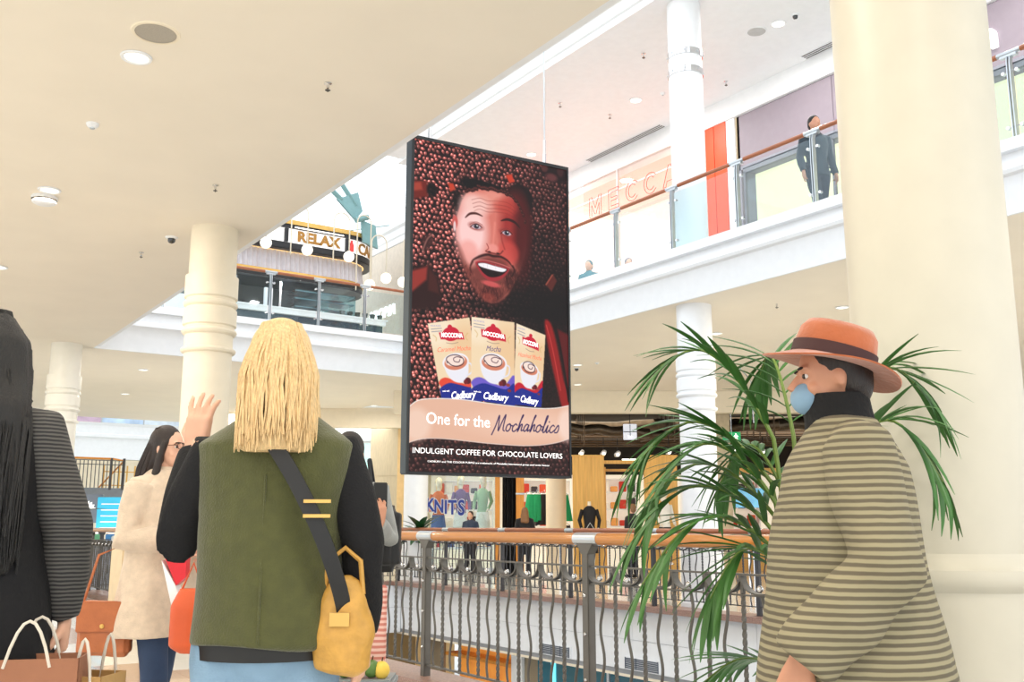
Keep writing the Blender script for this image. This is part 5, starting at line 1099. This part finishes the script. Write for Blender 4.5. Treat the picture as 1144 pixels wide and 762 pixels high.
sp_pts=[(-.06,-.10,1.46),(.0,-.158,1.40),(.08,-.172,1.28),(.15,-.168,1.14),(.19,-.14,1.02),(.205,-.10,.93)]
b=MB(); rings=[]
for p in smoothp([(x*s,y*s,z*s) for x,y,z in sp_pts],4): rings.append([(p[0]-.016,p[1]-.012,p[2]-.009),(p[0]+.016,p[1]-.006,p[2]+.009),(p[0]+.016,p[1]+.004,p[2]+.009),(p[0]-.016,p[1]-.002,p[2]-.009)])
b.loft(rings).build('bag_strap',strap,t)
for z in (1.20,1.235): MB().box(.10*s,.165*s,-.19*s,-.182*s,z*s-.004,z*s+.004).build('gold_buckle',gold,t)
bg_=thing('shoulder_bag','mustard leather shoulder bag at the right hip of the blonde woman','bag',P(-.405,2.44,.80),RZ); bg_.scale=(.78,.78,.78)
b=MB(); b.loft([ringv((0,0,z),rx,ry,24) for z,rx,ry in ((.0,.04,.03),(.02,.085,.05),(.12,.10,.06),(.22,.075,.05),(.28,.045,.035),(.30,.02,.02))]); fuse(b,'pouch',M('mustard_leather',(198,150,70),.5,var=.12,scale=25,bump=.3),bg_,.009,3,.004,14)
MB().tube([(-.06,0,.24),(-.05,0,.34),(.0,.01,.38),(.05,0,.34),(.06,0,.24)],.008,8).build('handle',M('mustard_leather',(198,150,70)),bg_); MB().box(-.03,.03,-.066,-.058,.15,.19).build('clasp',gold,bg_)
# --- woman in beige
t,s,Hm,A2=person('woman in glasses and long beige coat with long dark hair facing right',Pv(-1.86,5.35),-YAW-R(118),H=1.67,hair=(38,26,22),hairstyle='long',extra=dict(hairlen=.36,hairwd=.85),voxel=.009,skin=skin1,
  arms={1:dict(e=(.235,-.02,1.10),w=(.10,.22,1.10),h=(-.8,.5,.1),n=(0,-1,0),c=.8),-1:dict(e=(-.24,-.02,1.08),w=(-.08,.24,1.04),h=(.8,.4,.1),n=(0,-1,0),c=.8)},
  top=(214,194,172),pants=(44,62,92),hem=.9,stride=.25,head_yaw=R(10))
bc=M('beige_wool',(214,194,172),.95,var=.08,scale=30,bump=.4,bscale=160,sheen=.3)
b=MB(); b.loft([ringv((0,c_,z*s),rx,ry,28) for z,rx,ry,c_ in ((.60,.255,.20,0),(.75,.24,.19,0),(.95,.215,.165,0),(1.10,.19,.145,0),(1.25,.195,.145,0),(1.38,.195,.118,-.01),(1.43,.13,.09,-.015),(1.47,.08,.075,-.015))])
for q in (1,-1):
    a_,e,w_=A2[q]; b.tube([a_,(a_+e)/2,e,(e+w_)/2,w_],[.082,.078,.076,.066,.052],14)
fuse(b,'coat',bc,t,.010,4,.007,6)
b=MB().add(*(lambda x:(x.v,x.f))(MB().tube([(-.07,.085,1.60),(-.055,.10,1.615),(-.018,.108,1.612),(-.008,.108,1.60)],.0022,6).tube([(.07,.085,1.60),(.055,.10,1.615),(.018,.108,1.612),(.008,.108,1.60)],.0022,6)),mat=Hm)
for q in (-1,1):
    x_=MB().tube([(q*.032+.024*math.cos(k*math.pi/8),.105-.3*abs(.024*math.cos(k*math.pi/8)),1.595+.018*math.sin(k*math.pi/8)) for k in range(17)],.002,6).tube([(q*.058,.10,1.60),(q*.078,.0,1.60)],.002,6); b.add(x_.v,x_.f,mat=Hm)
b.build('glasses',M('glasses_brown',(54,32,24),.3),t)
b=MB().tube([(.05*s,.115,1.44*s),(.06*s,.175,1.25*s),(.05*s,.19,1.0*s)],[.03,.035,.03],10).tube([(-.05*s,.115,1.44*s),(-.05*s,.17,1.3*s)],[.03,.03],10); fuse(b,'scarf',M('scarf_cream',(230,222,204),.95,bump=.4),t,.011,3)
hb_=thing('handbag','square tan leather handbag hanging beside the woman in beige','bag',P(-2.07,5.2,.50),RZ+R(5))
b=MB().bbox(-.135,.135,-.05,.05,0,.27,.02); fuse(b,'body',M('tan_leather',(176,100,56),.45,var=.1,scale=15,bump=.2),hb_,.01,2,.004,10)
MB().bbox(-.13,.13,-.062,-.05,.12,.27,.005).build('flap',MATS['tan_leather'],hb_); MB().tube([(-.12,0,.26),(-.06,0,.50),(.08,0,.56),(.13,0,.26)],.007,8).build('handle',MATS['tan_leather'],hb_); MB().ball((0,-.066,.15),(.012,.006,.012)).build('clasp',gold,hb_)
rb=thing('shopping_bag','red and white shopping bag beside the beige coat','bag',P(-1.68,5.0,.86),RZ); rb.scale=(.75,.75,.75)
MB().prism([(-.10,.30),(.10,.32),(.10,.05),(.04,.0)],-.04,.04,'y').build('bag_body',M('red_bag',(214,30,44),.4),rb); MB().prism([(-.06,.16),(.04,.0),(.09,-.15),(.02,-.12)],-.05,.05,'y').build('white_panel',white,rb); MB().tube([(-.06,0,.3),(0,0,.42),(.08,0,.31)],.004,6).build('handle',white,rb)
ob=thing('handbag','orange leather bag half hidden behind the olive gilet','bag',P(-1.545,4.9,.55),RZ); b=MB().loft([ringv((0,0,z),rx,ry,20) for z,rx,ry in ((0,.05,.04),(.03,.10,.06),(.22,.10,.06),(.30,.06,.04))]); fuse(b,'body',M('orange_leather',(206,84,36),.45),ob,.012,2); MB().tube([(-.06,0,.27),(0,0,.42),(.06,0,.27)],.006,6).build('handle',M('orange_leather',(206,84,36)),ob)
# --- woman in grey cardigan behind the blonde
t,s,Hm,A2=person('woman in grey cardigan with tied dark hair holding a phone, behind the blonde',Pv(-.87,5.3),-YAW+R(200),H=1.63,hair=(36,28,26),hairstyle='bun',voxel=.009,skin=skin2,head_yaw=R(-18),head_pitch=R(-12),
  arms={-1:dict(e=(-.24,-.02,1.12),w=(-.13,.20,1.21),h=(0,.15,1),n=(.3,-1,0),c=.9),1:dict(e=(.24,-.02,1.10),w=(.2,.15,.92),c=.6)},top=(150,152,150),pants=(22,22,26),hem=.80,build=1.04,stride=.15)
bp_=thing('shoulder_bag','black backpack strap and bag on the shoulder of the woman in grey','bag',P(-.70,5.5,.78),RZ); b=MB().bbox(-.09,.09,-.08,.10,.12,.48,.04); fuse(b,'pack',strap,bp_,.012,3); MB().tube([(-.04,-.06,.45),(-.06,-.16,.6),(-.08,-.08,.72),(-.06,.06,.5)],.014,8).build('strap',strap,bp_)
ph=thing('mobile_phone','black phone held up by the woman in grey','phone',P(-.685,5.185,1.30),RZ+R(15)); MB().bbox(-.036,.036,-.005,.005,-.07,.07,.004).build('case',black,ph)
# fruit advert stand beside them
ad=thing('advertising_stand','low stand with pink patterned cloth panel and fruit next to the railing','display',P(-.61,4.3,0),RZ)
MB().bbox(-.08,.08,-.02,.02,.54,.90,.006).build('panel',wavemat('pink_pattern',(206,128,116),(236,196,186),14,'Z'),ad); MB().bbox(-.12,.13,-.18,.05,.50,.54,.01).build('tray',M('tray_grey',(140,146,150),.4),ad); MB().box(-.1,-.07,-.1,-.05,0,.50).box(.07,.1,-.1,-.05,0,.50).build('leg',steel,ad)
for k,(x,z,c_) in enumerate(((-.07,.26,(96,130,50)),(-.02,.255,(226,150,50)),(.04,.26,(86,120,54)),(.08,.255,(232,196,80)),(.0,.30,(120,150,60)))):
    f=thing('fruit',['green pear on the tray','small orange on the tray','second green pear on the tray','yellow lemon on the tray','green apple on top of the fruit'][k],'fruit',P(-.61+x,4.18,z+.317),RZ); MB().ball((0,0,0),(.034,.034,.036)).build('flesh',M('fruit_%d_%d_%d'%c_,c_,.4),f); MB().tube([(0,0,.03),(.004,0,.05)],.003,6).build('stem',M('twig',(80,60,40),.7),f)
# --- dark haired person at the far left
t,s,Hm,A2=person('person with long black hair in a black coat at the left edge, seen from behind',Pv(-1.45,2.62),RZ+R(20),H=1.72,hair=(14,12,13),hairstyle='long',extra=dict(hairlen=.55,hairwd=1.5),voxel=.009,top=(20,20,22),pants=(18,18,22),hem=.7,
  arms={1:dict(e=(.262,-.03,1.13),w=(.27,.03,.90),h=(0,.05,-1),n=(-1,0,0),c=1.3),-1:dict(e=(-.25,-.03,1.1),w=(-.26,.05,.88),c=.6)},coat=True)
b=MB(); b.loft([ringv((0,c_*s,z*s),rx*s,ry*s,28) for z,rx,ry,c_ in ((.50,.30,.21,0),(.70,.275,.20,0),(.95,.235,.18,0),(1.15,.21,.16,0),(1.32,.21,.145,-.01),(1.395,.195,.12,-.02),(1.44,.12,.09,-.02),(1.48,.08,.07,-.015))]); fuse(b,'coat',M('black_coat',(20,20,24),.9,bump=.3),t,.010,4,.006,6)
for q in (1,-1):
    a_,e,w_=A2[q]; fuse(MB().tube([Vector((a_.x*.62,a_.y,a_.z+.015)),a_,(a_+e)/2,e,(e+w_)/2,w_],[.06,.078,.07,.066,.058,.046],14),'sleeve',wavemat('grey_check',(40,40,42),(92,90,88),30,'Z') if q==1 and 'grey_check' not in MATS else MATS['grey_check'],t,.01,4,.005,9)
def paperbag(label,lat,dep,z,w_,h,col,rz=0):
    t=thing('paper_bag',label,'bag',P(lat,dep,z),RZ+rz); b=MB(); th=.003; d=.06
    for x0,x1,y0,y1 in ((-w_/2,w_/2,-d,-d+th),(-w_/2,w_/2,d-th,d),(-w_/2,-w_/2+th,-d,d),(w_/2-th,w_/2,-d,d)): b.box(x0,x1,y0,y1,0,h)
    b.box(-w_/2,w_/2,-d,d,0,th).build('bag_body',M('paper_%d_%d_%d'%col,col,.7,bump=.2),t,smooth=False)
    for y in (-d,d): MB().tube(bezier((-w_*.22,y,h-.02),(0,y,h+.2),(w_*.22,y,h-.02),8),.004,6).build('handle',M('twine_white',(220,210,196),.7),t)
paperbag('brown paper shopping bag at the bottom left carried by the dark haired person',-1.19,2.55,.47,.24,.36,(156,104,76),R(12))
paperbag('narrow tan paper bag at the bottom left, right of the brown one',-1.06,2.62,.44,.10,.34,(184,144,88),R(-8))
# --- hat wearer in striped knit coat
t,s,Hm,A2=person('person in orange brimmed hat and striped knitted coat walking left with a face mask',Pv(.83,2.50),-YAW+R(82),H=1.635,hair=(34,26,24),hairstyle='short',voxel=.009,skin=skin2,top=(24,22,24),pants=(30,30,34),hem=.85,coat=True,head_pitch=R(-6),stride=.3,
  arms={1:dict(e=(.24,-.06,1.1),w=(.22,.10,.86),h=(0,.3,-1),c=.6),-1:dict(e=(-.25,-.04,1.1),w=(-.25,.16,.88),h=(0,.4,-1),c=.6)})
kn=wavemat('striped_knit',(98,90,74),(152,144,116),18,'Z',.95,.6,.3,.7)
b=MB(); b.loft([ringv((0,c_*s,z*s),rx*s,ry*s,32) for z,rx,ry,c_ in ((.50,.30,.30,-.02),(.65,.29,.275,-.01),(.85,.265,.24,0),(1.05,.235,.205,0),(1.22,.22,.18,0),(1.34,.225,.155,-.01),(1.40,.20,.125,-.015),(1.44,.13,.10,-.015),(1.475,.09,.085,-.01))]); fuse(b,'coat',kn,t,.010,4,.006,6)
for q in (1,-1):
    a_,e,w_=A2[q]; fuse(MB().tube([Vector((a_.x*.62,a_.y,a_.z+.015)),a_,(a_+e)/2,e,(e+w_)/2,w_],[.065,.085,.085,.088,.085,.075],16),'sleeve',kn,t,.010,4,.006,8)
MB().tube([(0,-.005,1.44*s),(0,.0,1.49*s),(0,0,1.535*s)],[.088,.084,.078],24).build('black_neck_scarf',M('scarf_black',(18,18,20),.9,bump=.4),t)
x_=MB().ball((0,.072,1.535),(.052,.046,.045),16,12); fuse(MB().add(x_.v,x_.f,mat=Hm),'face_mask',M('mask_blue',(128,160,186),.7),t,.008,2)
hat=M('orange_felt',(172,92,52),.85,var=.12,scale=12,bump=.2,sheen=.4)
HT=Hm@Matrix.Translation((0,-.012,1.636))@Matrix.Rotation(R(22),4,'X')@Matrix.Diagonal((.95,.98,.88,1))
n=48; b=MB()
def hr(rx,ry,z,wob=0): return [(rx*math.cos(q),ry*math.sin(q),z+wob*math.sin(2*q+.6)) for q in [2*math.pi*k/n for k in range(n)]]
x_=MB().loft([hr(.088,.105,-.02),hr(.150,.165,-.032,.012),hr(.170,.185,-.036,.016),hr(.171,.186,-.031,.016),hr(.150,.165,-.026,.012),hr(.095,.112,-.008),hr(.094,.110,.03),hr(.088,.104,.075),hr(.07,.088,.10),hr(.035,.05,.098),hr(.005,.005,.09)]); ho=MB().add(x_.v,x_.f,mat=HT).build('hat',hat,t,ang=60)
x_=MB().loft([hr(.099,.116,-.008),hr(.098,.114,.028)],cap=False); MB().add(x_.v,x_.f,mat=HT).build('hat_band',M('band_dark',(62,30,30),.7),ho)
# --- far figures
person('man in dark jacket walking along the upper right walkway',(11.0,8.5,5.11),R(160),H=1.78,hair=(26,22,22),voxel=.018,top=(40,52,62),pants=(34,42,56),skin=skin2,stride=.35,hem=.82)
person('person in teal seated low behind the upper glass balustrade by the orange wall',(12.0,14.9,4.70),R(120),sit=True,H=1.66,hair=(60,120,132),voxel=.02,top=(80,130,140),pants=(30,30,36),hem=.8,hairstyle='short')
person('person in grey hood seated behind the upper glass balustrade',(12.4,14.15,4.68),R(150),sit=True,H=1.62,hair=(120,130,146),voxel=.02,top=(34,36,44),pants=(30,30,36),hem=.8,hairstyle='short')
person('cafe worker in white shirt with dark hair behind the kiosk counter',(8.1,24.3,5.11),R(30),H=1.72,hair=(40,30,28),voxel=.02,top=(240,240,242),pants=(30,30,36),hairstyle='bun')
person('shopper in black top with short brown hair in front of the timber frame',P(2.70,22.5,0),RZ+R(40),H=1.62,hair=(120,86,56),voxel=.018,top=(24,22,26),pants=(30,30,36),arms={1:dict(e=(.22,.05,1.1),w=(.12,.24,1.12),c=.7)})
person('shopper in black seen low beside the timber post',P(.30,23.4,0),RZ,H=1.56,hair=(128,88,52),hairstyle='long',extra=dict(hairlen=.26),voxel=.018,top=(24,22,26),pants=(30,30,36))
person('short shopper in dark blue below the purple mannequin',P(-1.0,24.0,0),RZ+R(160),H=1.48,hair=(60,44,36),voxel=.018,top=(50,62,84),pants=(30,30,36))
t,s,Hm,A2=person('distant figure in black with an orange cap on the stair landing',(5.0,30.5,2.2),R(30),H=1.75,hair=(30,26,26),voxel=.02,top=(22,22,26),pants=(22,22,26))
MB().add(*_ball((0,-.01,1.66),(.09,.105,.075)),mat=Hm).build('cap',M('cap_orange',(214,96,54),.7),t)

for x,y,a_,lb in ((12.0,14.9,120,'pale low seat under the person in teal'),(12.4,14.15,150,'pale low seat under the person in grey hood')):
    c=thing('seat_stool',lb,'stool',(x,y,5.11),R(a_)); MB().lathe([(.0,.36),(.2,.36),(.21,.33),(.2,.31),(0,.31)],24).build('cushion',cream,c); MB().lathe([(.04,.31),(.03,.05),(.16,0)],20,cap=False).build('pedestal',steel,c)
